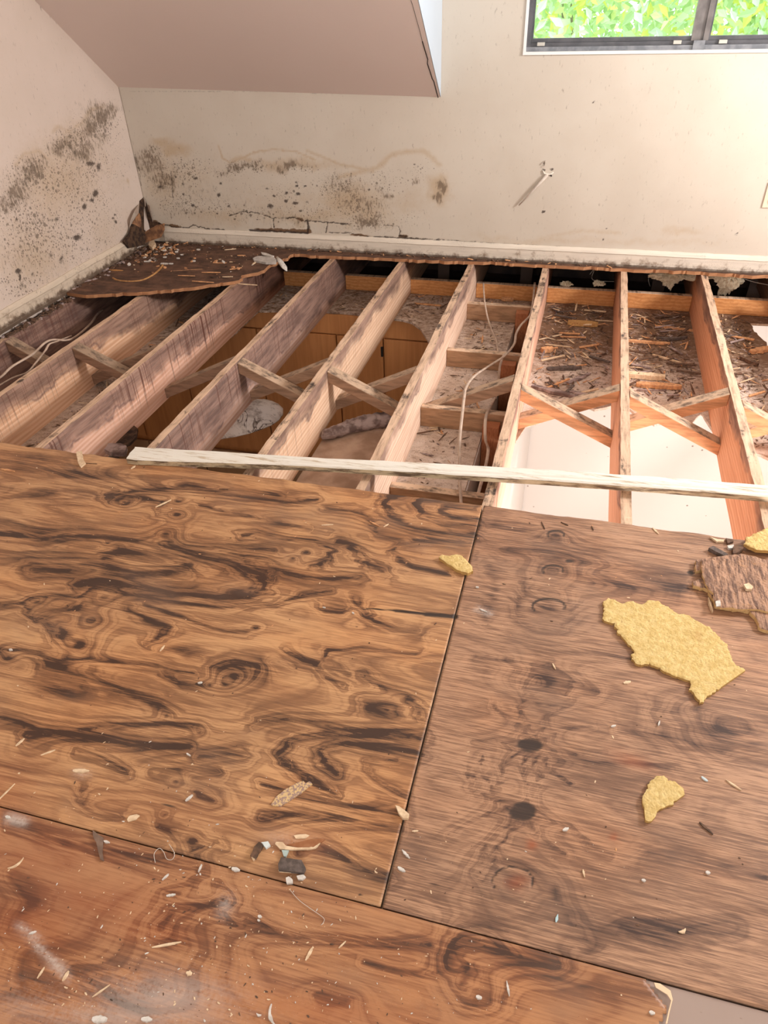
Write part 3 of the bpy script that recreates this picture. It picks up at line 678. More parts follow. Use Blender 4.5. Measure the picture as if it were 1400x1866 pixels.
B_SPK = [(340,310,60,34,.75),(300,320,40,50,.7),(330,370,60,34,.7),(390,380,50,30,.6),(520,350,60,30,.55),(540,310,60,12,.7),(440,308,55,12,1.1,-10),(620,340,60,30,.75),(640,380,70,36,.7),(700,330,60,34,.55),
 (760,310,40,24,.45),(560,390,90,26,.6),(670,405,50,20,.9),(460,390,60,20,.6),(740,400,60,20,.4),(280,290,40,40,.6),(450,340,80,30,.35),(1240,425,60,12,.18),(900,300,100,90,.05)]
B_SPOT = [(500,357,3.2,2.6,1),(522,351,3.4,3,1),(521,366,3.6,3,1),(541,339,2.6,2.2,1),(557,340,2.4,2,1),(493,376,6,4,.95),(538,370,7,3.4,.95,-10),(544,354,5,3,.9),(540,332,2.4,2,.9),(487,344,3,2.2,.8),(417,376,2.8,2.4,.9),
 (399,355,4,2.6,.9,50),(402,335,3,2.5,.9),(357,325,4,2.8,.8),(320,322,3,2.5,.8),(334,336,2.8,2.4,.8),(334,354,2.8,2.2,.9),(292,340,4,2.6,.85),(340,388,3,2.5,.7),(354,388,3,2.5,.6),(396,390,2.6,2.2,.8),(345,356,2,2,.8),
 (352,374,3,2.6,.8),(560,368,3,2,.8),(673,346,2.6,2.2,.8),(548,385,4,3,.7),(757,300,2.2,2,.8),(766,308,2,2,.8),(762,303,2,2,.7),(450,385,3,2.5,.6),(470,400,3,2.4,.6),(428,398,3,2.4,.6),(616,346,3,2.4,.7),
 (991,386,2.6,2.6,1.2),(991,298,4,5,.5),(992,310,4,3,.8),(1006,308,3,2.2,.9,-40),(1082,186,1.8,1.8,.9),(1104,144,1.6,1.4,.9),(1104,416,1.5,1.8,.8),(1099,437,1.5,2.5,.8),(854,14,1.8,1.8,.8),(926,15,1.6,1.6,.8),
 (1344,426,4,1.6,.7,-30),(1350,420,3,1.4,.6),(1262,492,2,2,.6)]
B_CRK = [(1.5,1,[(300,410),(318,414),(345,415),(352,410),(375,417),(410,419)]),(1.1,.55,[(236,167),(300,167),(420,166),(560,169),(700,172),(800,176)]),
 (1.5,.9,[(418,393),(440,386),(470,388),(498,398),(500,415)]),(2.6,1,[(455,420),(500,421),(560,425)]),(1.5,1,[(498,398),(520,398),(538,396),(552,402),(565,403),(600,405),(640,409)]),
 (2.4,1,[(560,402),(563,415),(561,424)]),(1.5,1,[(598,405),(594,424)]),(1.4,.9,[(600,424),(640,424),(655,430),(700,432)]),(1.6,.9,[(725,412),(730,422),(727,430)]),(1.2,.8,[(700,410),(725,412)]),
 (2.2,1,[(728,430),(741,432)]),(1.5,1,[(700,432),(770,436),(800,438)]),(1.3,.8,[(800,436),(850,440),(960,447),(1100,455)]),(1.5,.8,[(246,282),(254,310),(257,338)]),(1.4,.8,[(312,310),(313,340),(316,360)]),
 (1.2,.55,[(988,358),(989,380)])]
B_BARE = [(548,400,9,4,.9,20),(500,419,45,3.2,1,2),(545,421,26,4,1,4),(563,421,5,5,1),(735,431,10,3.4,1),(655,428,26,3,.8,4),(318,412,14,3.6,1,6),(280,408,12,8,1)]
L_HAZE = [(183,215,34,16,.95,-30),(160,235,16,34,.85,15),(150,275,34,22,.75,-20),(110,270,24,20,.75),(185,250,14,16,.6),(55,310,34,24,.75,-30),(30,350,34,30,.75,-40),(10,370,34,26,.6),(170,200,26,16,.6),(125,262,20,24,.7),(60,400,60,40,.32),
 (70,460,90,60,.26),(110,235,10,14,.4),(140,330,60,50,.28),(40,470,50,30,.35),(205,212,16,6,.7,-20),(40,300,10,20,.5)]
L_TAN = [(110,330,110,90,.5,-30),(60,470,90,80,.45),(190,420,60,70,.3),(55,290,50,30,.4,-30),(130,255,60,40,.4,-30),(60,440,100,80,.35),(190,310,40,40,.2),(228,332,6,8,.6)]
L_ARC = [(6,.5,[(30,300),(45,280),(70,275),(88,290)]),(6,.45,[(98,240),(105,230),(125,240),(150,225),(165,200),(185,195)])]
L_SPK = [(100,330,90,70,.62),(60,420,90,80,.75),(160,300,60,60,.6),(150,380,70,70,.62),(120,440,90,60,.62),(40,520,70,40,.7),(180,440,50,40,.5),(180,230,50,40,.8),(60,320,50,40,.9),(215,300,25,60,.4),(200,400,50,60,.4),(20,370,40,40,.8),(130,260,50,30,.85)]
L_SPOT = [(174,352,5,7,1,30),(168,365,4,4,.9),(154,376,4.5,6.5,1,30),(140,433,9,6,.85),(142,344,3,3,.6),(180,304,4,9,.7),(165,298,9,5,.8),(33,494,4,5,1.2,-50),(36,505,2,6,1.2),(85,342,3,3,.7),(112,472,5,10,.6,20),(93,464,5,5,.5),(104,400,5,4,.6),(110,435,4,3,.6),
 (210,392,2,2,.9),(206,398,2,2,.9),(211,404,2,3,.9),(40,520,5,8,.5),(150,455,4,4,.5),(60,500,4,6,.5),(192,440,3,3,.5),(180,480,3,3,.5),(30,400,3,5,.7),(224,320,3,3,.5)]
L_CRK = [(1.4,.9,[(62,2),(110,42),(160,92),(218,152)])]
def wattr(HZ, TN, ARC, SPK, SPOT, CR, BARE, seed):
    def f(P):
        pix = topix(P); u = P[:,0]+P[:,1]; z = P[:,2]
        j = pix + np.stack([(fbm(u*14, z*14, seed)-.5)*26, (fbm(u*14, z*14, seed+5)-.5)*22], 1)
        j2 = pix + np.stack([(fbm(u*60, z*60, seed+2)-.5)*4, (fbm(u*60, z*60, seed+6)-.5)*4], 1)
        hz = blobs(j, HZ)*(.55+.9*fbm(u*40, z*40, seed+3)); tn = np.maximum(blobs(j, TN), strokes(j2, ARC))
        vis = (z > -.1) & (P[:,1] > 1.5)
        return dict(haze=hz*vis, tan=tn*vis, spk=blobs(j, SPK)*vis, spot=blobs(j2, SPOT)*vis, crk=strokes(j2, CR)*vis, bare=blobs(j2, BARE)*vis)
    return f
WX0, WX1, WZ0, WZ1 = -.392, 1.75, .985, 2.0
us = np.concatenate([rng(-2.643, -.75, .0055)[:-1], rng(-.75, WX0, .0075)[:-1], rng(WX0, .95, .009)[:-1], rng(.95, WX1, .05)[:-1], rng(WX1, XR, .1)])
vs = np.concatenate([rng(0.0, .50, .0055)[:-1], rng(.50, .86, .009)[:-1], rng(.86, WZ0, .02)[:-1], rng(WZ0, WZ1, .05)[:-1], rng(WZ1, ZC, .1)])
o = grid_slab('wall_back', us, vs, (0,YW,0), (1,0,0), (0,0,1), (0,-1,0), .11, mWallB,
    mask=lambda u, v: ~((u > WX0) & (u < WX1) & (v > WZ0) & (v < WZ1)), attrs=wattr(B_HAZE, B_TAN, B_ARC, B_SPK, B_SPOT, B_CRK, B_BARE, 11))
tag(o, kind='structure')
us = np.concatenate([rng(YR, 2.4, .2)[:-1], rng(2.4, YW, .0058)]); vs = np.concatenate([rng(-.02, .9, .0058)[:-1], rng(.9, ZC, .03)])
o = grid_slab('wall_left', us, vs, (XW,0,0), (0,1,0), (0,0,1), (1,0,0), .11, mWallL, attrs=wattr(L_HAZE, L_TAN, L_ARC, L_SPK, L_SPOT, L_CRK, [(9,9,1,1,0)], 23))
tag(o, kind='structure')
mWhite = simple('painted_plaster_white', (.70,.64,.57), (.66,.59,.51), 3, .7)
def struct(name, mb, mat): return tag(mb.build(name, mat), kind='structure')
# right and rear walls with openings (out of frame; sky enters here, the rear window is added)
struct('wall_right', MB().box(XR, XR+.1, YR, YW+.1, -.02, 1.3).box(XR, XR+.1, YR, YW+.1, 1.95, ZC).box(XR, XR+.1, YR, 2.7, 1.3, 1.95).box(XR, XR+.1, 3.3, YW+.1, 1.3, 1.95), mWhite)
struct('wall_rear', MB().box(XW, XR, YR-.1, YR, -.02, 1.35).box(XW, XR, YR-.1, YR, 2.15, ZC).box(XW, -.5, YR-.1, YR, 1.35, 2.15).box(1.1, XR, YR-.1, YR, 1.35, 2.15), mWhite)
# sloped ceiling, dormer cheek, flat ceiling
t = NT('sloped_ceiling_paint', .75, .2); g = t.n('ShaderNodeNewGeometry'); p = g.outputs['Position']
t.col(t.mix(t.noise(2.5, 4, p), (.80,.665,.60), (.77,.635,.565))); t.bump(t.noise(8, 3, p), .15, .004)
mSlope = t.m
XD = -.800; SL = .80
zl, zr = .845, .800; ytop = YW-(ZC-.82)/SL
P = [(XW,YW,zl),(XD,YW,zr),(XD,ytop,ZC),(XW,ytop,ZC)]
Q = [(x, y+.03, z+.045) for x, y, z in P]
struct('ceiling_slope', MB().hexa(P+Q), mSlope)
mCheek = simple('dormer_cheek_bluish', (.52,.59,.66), (.50,.57,.64), 3, .6)  # even bluish tint over the whole cheek
mb = MB(); c = [(XD,YW-.001,zr),(XD,YW-.001,ZC),(XD,ytop,ZC)]
c = [(x+.004, y, z) for x, y, z in c]; mb.v = c+[(x-.02, y, z+.02) for x, y, z in c]; mb.f = [(0,1,2),(5,4,3),(0,3,4,1),(1,4,5,2),(2,5,3,0)]
struct('wall_dormer', mb, mCheek)
struct('ceiling', MB().box(XW-.1, XR+.1, YR-.1, ytop, ZC, ZC+.08).box(XD-.1, XR+.1, ytop, YW+.2, ZC, ZC+.08).box(XW-.1, XD, ytop, YW+.2, ZC+.02, ZC+.08), mWhite)
# long crack near the sloped ceiling's right edge
cp = [onz(1,1)]*0
def onslope(px, py):
    v = ray(px, py); # plane z = zr + (YW - y)*SL
    t_ = (zr + YW*SL - H)/(v[2] + SL*v[1]); return Vector((v[0]*t_, v[1]*t_, H+v[2]*t_))
mCrackD = simple('open_crack_dark', (.035,.022,.018))
cr = [(749,0),(752,8),(758,30),(766,58),(770,75),(775,92),(780,108),(779,115),(784,130),(788,143),(791,148),(796,168),(799,178)]
mb = MB(); pts = [onslope(*q)+Vector((0,-.0012,-.0012)) for q in cr]
for i in range(len(pts)-1):
    wd = .0012 if i < 4 else .0042
    mb.beam(pts[i], pts[i+1], wd, .002, (1,0,0))
tag(mb.build('ceiling_crack', mCrackD), 'jagged dark crack down the right edge of the sloped ceiling', 'crack')
# baseboards
def bb_mat(name, c, dirt, speck):
    t = NT(name, .55, .3); g = t.n('ShaderNodeNewGeometry'); p = g.outputs['Position']; X = t.xyz(p)
    n = t.noise(22, 5, p, .7); n2 = t.noise(1, 5, t.map((4,4,50), vec=p), .6)
    cc = t.mix(t.step(n2, .35, .7, 0, .5), c, tuple(k*.72 for k in c))
    cc = t.mix(t.mul(t.step(t.add(n, t.mul(X[2], -3.5)), .36-dirt*.10, .60-dirt*.10), .75), cc, (.25,.16,.10))
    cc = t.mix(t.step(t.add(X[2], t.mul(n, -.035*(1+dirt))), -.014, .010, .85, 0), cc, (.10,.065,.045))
    v = t.n('ShaderNodeTexVoronoi'); t.inp(v.inputs['Vector'], p); v.inputs['Scale'].default_value = 170
    k = t.step(v.outputs['Distance'], .12, .3, 1, 0); k = t.mul(k, t.step(t.noise(9, 3, p), .5, .65, 0, speck))
    cc = t.mix(k, cc, (.06,.045,.035)); t.col(cc); t.bump(n, .3, .002); return t.m
def profile_run(name, a, b, nrm, hgt, th, mat, waviness=0.0, z0=0.0):
    a = Vector(a); b = Vector(b); d = b-a; L = d.length; n = int(L/.03); nrm = Vector(nrm)
    sec = [(0,0),(th,0),(th*1.12,hgt*.16),(th,hgt*.2),(th,hgt*.70),(th*1.15,hgt*.76),(th*.75,hgt*.90),(th*.35,hgt),(0,hgt)]
    V = []; F = []
    for i in range(n+1):
        p = a+d*(i/n); w = waviness*mnoise.noise(Vector((i*.13, a.x, 3)))
        for u, v in sec: V.append(p+nrm*u+Vector((0,0,z0+v+w*(1 if v > hgt*.6 else .5)+ (.002*mnoise.noise(Vector((i*.9,v*50,1))) if waviness else 0))))
    m = len(sec)
    for i in range(n):
        for k in range(m): q = i*m+k; r = i*m+(k+1) % m; F.append((q, q+m, r+m, r))
    F.append(tuple(range(m))); F.append(tuple(n*m+k for k in range(m))[::-1])
    ob = link(name, V, F, mat); bm = bmesh.new(); bm.from_mesh(ob.data); bmesh.ops.recalc_face_normals(bm, faces=bm.faces); bm.to_mesh(ob.data); bm.free()
    return tag(ob, kind='structure')
profile_run('baseboard_back', (-2.545,YW,0), (XR,YW,0), (0,-1,0), .089, .014, bb_mat('baseboard_paint_white', (.74,.66,.56), 0, .5), .0015)
profile_run('baseboard_left', (XW,YR,0), (XW,3.86,0), (1,0,0), .094, .016, bb_mat('baseboard_paint_soiled', (.68,.57,.45), 0.9, 1), .004)

# ------------------------------------------------------------------ torn drywall at the corner
def px_on(fn, pts, arg): return [fn(x, y, arg) for x, y in pts]
def flat3(name, pts3, nrm, th, mat, parent=None, bend=0):
    """thin solid from a 3D outline, thickness along nrm"""
    nrm = Vector(nrm); V = [p.copy() for p in pts3]+[p+nrm*th for p in pts3]; n = len(pts3)
    tr = tessellate_polygon([pts3])
    F = [tuple(t) for t in tr]+[tuple(n+i for i in t) for t in tr]+[(i, (i+1) % n, (i+1) % n+n, i+n) for i in range(n)]
    o = link(name, V, F, mat, parent); bm = bmesh.new(); bm.from_mesh(o.data); bmesh.ops.recalc_face_normals(bm, faces=bm.faces); bm.to_mesh(o.data); bm.free()
    return o
mRot = simple('rotten_wood', (.11,.06,.035), (.03,.018,.013), 45, .85, .6)
mRotO = simple('exposed_brown_board', (.42,.21,.10), (.16,.08,.05), 30, .8, .4)
mPeel = simple('peeled_paint_paper', (.62,.52,.44), (.50,.38,.30), 30, .7, .2)
root = empty('torn_wall_corner', (XW+.02, YW-.02, .0))
tag(root, 'torn open wall corner with dark rotten framing above the baseboards, beside the mouldy walls', 'wall damage')
flat3('rotten_hole', px_on(onx, [(261,360),(254,366),(253,387),(243,402),(237,418),(233,432),(234,452),(250,450),(262,440)], XW+.001), (1,0,0), .004, mRot, root)
flat3('rotten_hole', px_on(ony, [(262,359),(268,372),(276,385),(279,403),(290,405),(297,409),(296,420),(285,432),(262,434)], YW-.001), (0,-1,0), .004, mRot, root)
flat3('rotten_hole', px_on(onx, [(240,408),(234,425),(222,440),(232,452),(262,446),(262,420)], XW+.019), (1,0,0), .012, mRot, root)
flat3('exposed_stud', px_on(onx, [(252,388),(244,400),(237,416),(245,424),(256,412),(256,398)], XW+.006), (1,0,0), .006, mRotO, root)
flat3('peeled_flap', [onx(253,372,XW+.006), onx(252,388,XW+.006), onx(241,404,XW+.012), onx(235,418,XW+.006), onx(238,400,XW+.03), onx(246,382,XW+.03)], (1,0,0), .003, mPeel, root)
flat3('peeled_flap', [ony(268,372,YW-.008), ony(273,374,YW-.03), ony(277,392,YW-.03), ony(279,404,YW-.008), ony(273,386,YW-.012)], (0,-1,0), .003, mPeel, root)
flat3('peeled_flap', [ony(262,360,YW-.006), ony(265,366,YW-.02), ony(266,376,YW-.03), ony(262,377,YW-.008)], (0,-1,0), .003, mPeel, root)
ob = flat3('fallen_trim_block', [ony(x, y, 3.955) for x, y in ((246,437),(258,428),(268,420),(282,412),(298,408),(298,420),(292,433),(272,440),(256,446),(244,447))], (0,1,0), .016, mRotO)
tag(rebase(ob), 'broken brown trim piece wedged in the wall corner below the torn hole', 'trim piece')

# =================================================================== WINDOW
mFrame = simple('dark_bronze_aluminium', (.060,.062,.070), (.10,.10,.11), 20, .35, spec=.6)
mFrameL = simple('aluminium_sill_track', (.16,.17,.19), (.26,.27,.29), 30, .35, spec=.6)
mCaulk = simple('white_caulk', (.86,.84,.82))
mTab = simple('grey_weep_tab', (.55,.53,.47))
t = NT('window_glass', 0, .5); t.b.inputs['Transmission Weight'].default_value = 1; t.b.inputs['IOR'].default_value = 1.02; t.col((.97,1,.99)); mGlass = t.m
w = empty('window_1', ((WX0+WX1)/2, YW+.02, WZ0)); tag(w, kind='structure')
MB().box(WX0-.006, WX0+.006, YW-.006, YW+.02, WZ0-.006, WZ1).box(WX0-.006, WX1, YW-.008, YW+.02, WZ0-.008, WZ0+.004).build('caulk_line', mCaulk, w)
MB().box(WX0+.006, WX1, YW+.012, YW+.07, WZ0+.004, WZ0+.022).build('sill_track', mFrameL, w)
MB().box(WX0+.006, WX1, YW+.022, YW+.062, WZ0+.0221, WZ0+.038).box(WX0+.004, WX0+.026, YW+.012, YW+.07, WZ0+.0221, WZ1).box(WX0, WX1, YW+.01, YW+.08, WZ1-.03, WZ1).build('outer_frame', mFrame, w)
mx0, mx1 = .355, .428
MB().box(mx0, mx0+.022, YW+.018, YW+.06, WZ0+.0385, WZ1-.03).box(mx1-.022, mx1, YW+.018, YW+.06, WZ0+.0385, WZ1-.03).box(mx0+.022, mx1-.022, YW+.026, YW+.055, WZ0+.0385, WZ1-.03).build('mullion', simple('mullion_metal', (.13,.115,.11), (.20,.18,.17), 20, .3, spec=.6), w)
MB().box(mx0+.012, mx1-.012, YW+.004, YW+.026, WZ0+.002, WZ0+.04).build('latch_plate', mFrameL, w)
for a, b in ((WX0+.026, mx0), (mx1, WX1)):
    s_ = MB().box(a, b, YW+.03, YW+.05, WZ0+.0385, WZ0+.055).box(a, a+.008, YW+.03, YW+.05, WZ0+.055, WZ1-.03).build('sash_rail', mFrame, w)
    MB().box(a+.008, b-.001, YW+.038, YW+.042, WZ0+.055, WZ1-.03).build('glass_pane', mGlass, w)
for x in (-.335, .28, .475):
    MB().box(x, x+.035, YW+.012, YW+.03, WZ0+.026, WZ0+.040).build('weep_tab', mTab, w, bevel=.001)

# outlet at the right edge
q = ony(1388, 378, YW)
mPlate = simple('beige_outlet_plate', (.70,.56,.40), (.74,.62,.48), 12, .4)
r = empty('wall_outlet', (q.x+.038, YW, q.z)); tag(r, 'beige electrical outlet plate with white sockets at the right edge of the wall', 'outlet')
MB().box(q.x, q.x+.076, YW-.006, YW-.0005, q.z, q.z+.118).build('cover_plate', mPlate, r, bevel=.002)
mSock = simple('socket_white', (.85,.83,.82))
for dz in (.033, .078): 
    mb = MB(); mb.tube([(q.x+.038, YW-.009, q.z+dz), (q.x+.038, YW-.004, q.z+dz)], .0165, 20); mb.build('socket', mSock, r)
MB().box(q.x+.005, q.x+.071, YW-.004, YW-.0005, q.z+.119, q.z+.126).build('plate_gap', mCrackD, r)

# torn spot with the pale cone-shaped spike
mSpk = simple('plaster_spike', (.64,.56,.49), (.56,.47,.40), 60, .7)
a = ony(998, 318, YW); b = ony(946, 374, YW-.012)
mb = MB(); mb.tube([a+Vector((0,-.006,0)), a.lerp(b,.5)+Vector((0,-.008,0)), b], [.0145,.0085,.0045], 10, .6)
r = empty('wall_anchor', a); tag(r, 'pale tapered anchor spike hanging from a broken spot on the wall below the window', 'wall anchor')
mb.build('spike', mSpk, r, smooth=True)
mb = MB(); pts = [ony(x, y, YW-.003) for x, y in ((989,310),(992,316),(998,318),(1004,317),(1009,314))]; mb.tube(pts, [.003,.005,.006,.005,.003], 8, .8); mb.build('broken_rim', simple('plaster_rim', (.78,.71,.62)), r, smooth=True)
mb = MB(); pts = [ony(x, y, YW-.002) for x, y in ((986,300),(989,296),(994,293),(993,302),(988,304))]; mb.tube(pts, .004, 6, .6); mb.build('plaster_lump', mSpk, r)
mb = MB(); pts = [ony(x, y, YW-.001) for x, y in ((1003,319),(1006,321))]; mb.tube(pts, .0035, 8); mb.build('screw_hole', mCrackD, r)

# =================================================================== BELOW THE JOISTS
# ceiling board of the lower room, seen from above, with its broken-out areas
t = NT('dirty_drywall_top', .85, .15); g = t.n('ShaderNodeNewGeometry'); p = g.outputs['Position']; X = t.xyz(p)
n = t.noise(6, 6, p, .65); n2 = t.noise(34, 6, t.map((1,1.3,1), vec=p), .75)
c = t.mix(t.step(n, .3, .7), (.74,.62,.54), (.54,.40,.31))
dirt = t.add(t.mul(t.mul(t.step(X[1], 3.05, 3.7), t.step(X[0], -.28, -.2, .35, 1)), .30), t.add(n2, t.mul(t.step(X[0], -1.2, -.6, 1, 0), .05)))
c = t.mix(t.step(dirt, .45, .82), c, (.20,.115,.07))
c = t.mix(t.step(t.vor(120, p), .1, .25, .7, 0), c, (.09,.06,.045))
t.col(c); t.bump(n2, .7, .006); mDry = t.m
ED = [(-.16,2.56),(-.13,2.70),(-.06,2.76),(-.02,2.84),(.05,2.90),(.09,2.94),(.15,2.90),(.20,2.93),(.26,2.99),(.33,2.88),(.40,2.82),(.48,2.88),(.55,2.85),(.60,2.96),(.66,2.72),(.8,2.66),(.9,2.58),(1.2,2.6),(1.5,2.6)]
outl = [(-2.62,1.4),(-1.85,1.4),(-1.83,2.6),(-1.80,3.70),(-1.5,3.765),(-1.2,3.762),(-.93,3.725),(-.87,3.70),(-.80,3.62),(-.74,3.50),(-.67,3.35),(-.60,3.22),(-.60,1.5),(-.31,1.5),(-.302,3.96),(-.172,3.96),(-.170,2.6)]+ED+[(1.5,4.19),(-2.62,4.19)]
outl = jag([Vector(q) for q in outl], .006, .04, 3, skip=(0,12,13,14,15,len(outl)-3,len(outl)-2,len(outl)-1))
hole = jag([Vector(q) for q in [(.93,4.02),(1.2,4.04),(1.35,3.9),(1.3,3.5),(1.0,3.62),(.97,3.8)]], .012, .04, 5)
dry = prism('ceiling_board', outl, ZB-.0125, ZB-.0005, mDry, holes=[hole])
tag(dry, 'dirty white ceiling board of the room below, broken open and covered in wood debris', 'ceiling board')
mPap = simple('drywall_paper_edge', (.66,.56,.46), (.44,.34,.26), 40, .8)
sag = [(-.97,2.46),(-.90,2.58),(-.80,2.66),(-.66,2.74),(-.585,2.70),(-.585,1.85),(-.97,1.85)]
ob = prism('ceiling_board', jag([Vector(q) for q in sag], .008, .04, 8, skip=(4,5,6)), ZB-.03, ZB-.016, simple('brown_stained_drywall', (.55,.38,.28), (.36,.23,.16), 9, .8, .4), top=lambda x, y: .03*math.sin((x+.97)*8)*.4)
tag(rebase(ob), 'sagging brown stained piece of ceiling board just beyond the long white board', 'ceiling board')
# crumpled roll
pts = [Vector((-.965,2.40,-.240)),Vector((-.90,2.48,-.240)),Vector((-.82,2.55,-.238)),Vector((-.74,2.59,-.236)),Vector((-.66,2.62,-.236)),Vector((-.62,2.63,-.238))]
mb = MB(); mb.tube(pts, [.028,.034,.040,.044,.042,.04], 14, .8)
mRoll = simple('grey_violet_crumpled_board', (.40,.31,.29), (.16,.11,.10), 24, .85, .8, (1,1,1), .4, .62, bdist=.006)
ob = mb.build('crumpled_roll', mRoll, smooth=True); sd = ob.modifiers.new('s', 'SUBSURF'); sd.levels = sd.render_levels = 3
tx = bpy.data.textures.new('crumple', 'CLOUDS'); tx.noise_scale = .03; dm = ob.modifiers.new('d', 'DISPLACE'); dm.texture = tx; dm.strength = .022; dm.mid_level = .5
tag(rebase(ob), 'greyish crumpled roll of torn board lying between two joists in the gap', 'debris')
# curled white sheet
sp = [(470,727),(482,727),(495,730),(508,736),(516,744),(516,754),(508,765),(495,774),(478,781),(455,789),(430,795),(405,799),(380,802),(360,800),(385,775),(410,752),(440,735)]
sp3 = [onz(x, y, -.36) for x, y in sp]; cen = sum(sp3, Vector())/len(sp3)
rings = 7; V = []; F = []; n = len(sp3)
for layer in (0, 1):
    for k in range(rings+1):
        f_ = k/rings
        for q in sp3:
            z = .055*(1-f_**2) + .03*(q.y-cen.y)/.15*0
            p_ = cen.lerp(q, f_); V.append((p_.x, p_.y, p_.z+z*(1) + (-.004 if layer else 0)))
m_ = (rings+1)*n
for layer in (0, 1):
    for k in range(rings):
        for i in range(n):
            a_ = layer*m_+k*n+i; b_ = layer*m_+k*n+(i+1) % n; F.append((a_, b_, b_+n, a_+n))
for i in range(n): a_ = rings*n+i; b_ = rings*n+(i+1) % n; F.append((a_, b_, b_+m_, a_+m_))
t = NT('cracked_white_sheet', .5, .3); g = t.n('ShaderNodeNewGeometry'); p = g.outputs['Position']
ve = t.n('ShaderNodeTexVoronoi', feature='DISTANCE_TO_EDGE'); t.inp(ve.inputs['Vector'], t.map((1,1,1), vec=p)); ve.inputs['Scale'].default_value = 16
c = t.mix(t.mul(t.step(t.math('ABSOLUTE', t.add(t.noise(9, 4, p, .6, .8), -.5)), .0, .022, 1, 0), t.step(t.noise(8, 3, t.map((1,1,1),(3,3,3), vec=p)), .42, .55)), (.78,.72,.68), (.10,.07,.06))
c = t.mix(t.step(t.noise(13, 6, p, .75), .46, .68, 0, .85), c, (.24,.175,.14)); t.col(c)
ob = link('curled_sheet', V, F, t.m, smooth=True); bm = bmesh.new(); bm.from_mesh(ob.data); bmesh.ops.remove_doubles(bm, verts=bm.verts, dist=1e-5); bmesh.ops.recalc_face_normals(bm, faces=bm.faces); bm.to_mesh(ob.data); bm.free()
tag(rebase(ob), 'white curled sheet with dark cracks hanging in the gap beside the purple stained joist', 'debris')
ob = flat3('torn_board_shard', [onz(x, y, -.25) for x, y in ((440,700),(462,693),(488,700),(470,706),(452,716),(440,722))], (0,0,1), .012, mPap)
tag(rebase(ob), 'small torn shard of board above the white curled sheet', 'debris')
ob = flat3('torn_board_shard', [onz(x, y, -.24) for x, y in ((206,800),(222,786),(240,775),(252,785),(250,800),(238,812),(215,820))], (0,0,1), .012, mRot)
tag(rebase(ob), 'dark ragged shard of rotten board under the drip-streaked joist near the plywood', 'debris')
ob = flat3('torn_board_shard', [onz(x, y, -.20) for x, y in ((192,826),(200,815),(222,815),(233,820),(230,832),(205,832))], (0,0,1), .02, mRoll)
tag(rebase(ob), 'pale rounded lump of board by the plywood edge under the drip-streaked joist', 'debris')

# lower room
mLow = NT('lower_wall_paint', .7, .2); g = mLow.n('ShaderNodeNewGeometry'); p = g.outputs['Position']
v = mLow.n('ShaderNodeTexVoronoi'); mLow.inp(v.inputs['Vector'], p); v.inputs['Scale'].default_value = 14
k = mLow.mul(mLow.step(v.outputs['Distance'], .05, .11, 1, 0), mLow.step(mLow.xyz(v.outputs['Color'])[0], .7, .75))
mLow.col(mLow.mix(k, mLow.mix(mLow.noise(3, 3, p), (.70,.635,.585), (.68,.615,.565)), (.3,.22,.18))); mLow = mLow.m
ZL = -2.72
struct('floor_lower', MB().box(-3.2, 2.1, -.6, 4.4, ZL-.1, ZL), simple('lower_floor_tile', (.48,.38,.30), (.42,.32,.25), 5, .5))
struct('wall_lower_back', MB().box(-3.2, 2.1, 4.20, 4.30, ZL, ZB), mLow)
struct('wall_lower_left', MB().box(-3.3, -3.2, -.6, 4.3, ZL, ZB), mLow)
struct('wall_lower_right', MB().box(2.1, 2.2, -.6, 4.3, ZL, -1.9).box(2.1, 2.2, -.6, 4.3, -.5, ZB).box(2.1, 2.2, 1.9, 4.3, -1.9, -.5).box(2.1, 2.2, -.6, -.1, -1.9, -.5), mLow)
struct('wall_lower_front', MB().box(-3.2, 2.1, -.7, -.6, ZL, ZB), mLow)
struct('wall_partition', MB().box(-.312, -.302, 1.2, 4.19, ZL, ZB-.014).box(-.185, -.172, 1.2, 4.19, ZL, ZB-.014), simple('partition_board', (.66,.60,.55)))
struct('wall_side_lower', MB().box(-3.3, XW-.11, -.7, 5.1, ZB, .0).box(2.1, 2.6, -.7, 5.1, ZB-.1, ZB), mLow)
# kitchen cabinets
t = NT('orange_veneer', .42, .35); g = t.n('ShaderNodeNewGeometry'); p = g.outputs['Position']
gn = t.noise(1, 5, t.map((30,30,1.6), vec=p), .6, .5)
t.col(t.mix(t.step(gn, .3, .7), (.66,.30,.11), (.55,.235,.08))); mVen = t.m
YC = 3.755
cab = empty('pantry_cabinet', (-1.6, 3.95, ZL)); tag(cab, 'orange-brown veneered kitchen cabinets with flat doors seen through the broken ceiling', 'cabinet')
MB().box(-3.15, -.33, YC+.019, 4.195, ZL+.02, ZB-.014).build('cabinet_body', mVen, cab)
MB().box(-3.15, -.33, YC, YC+.018, -.385, ZB-.014).build('top_rail', mVen, cab)
dx = [-3.14,-2.84,-2.41,-1.86,-1.345,-1.055,-.60,-.335]
for i in range(len(dx)-1):
    d_ = MB().box(dx[i]+.004, dx[i+1]-.004, YC-.004, YC+.016, -1.28, -.393).build('door', mVen, cab, bevel=.002)
    if i in (4, 1): MB().box(dx[i+1]-.014, dx[i+1]-.002, YC-.014, YC-.003, -.50, -.44).build('hinge', simple('black_hinge', (.02,.016,.014)), d_)
for i in range(len(dx)-1):
    MB().box(dx[i]+.004, dx[i+1]-.004, YC-.004, YC+.016, ZL+.1, -1.32).build('drawer_front', simple('pale_veneer', (.50,.30,.17), (.44,.26,.14), 8, .5), cab, bevel=.002)
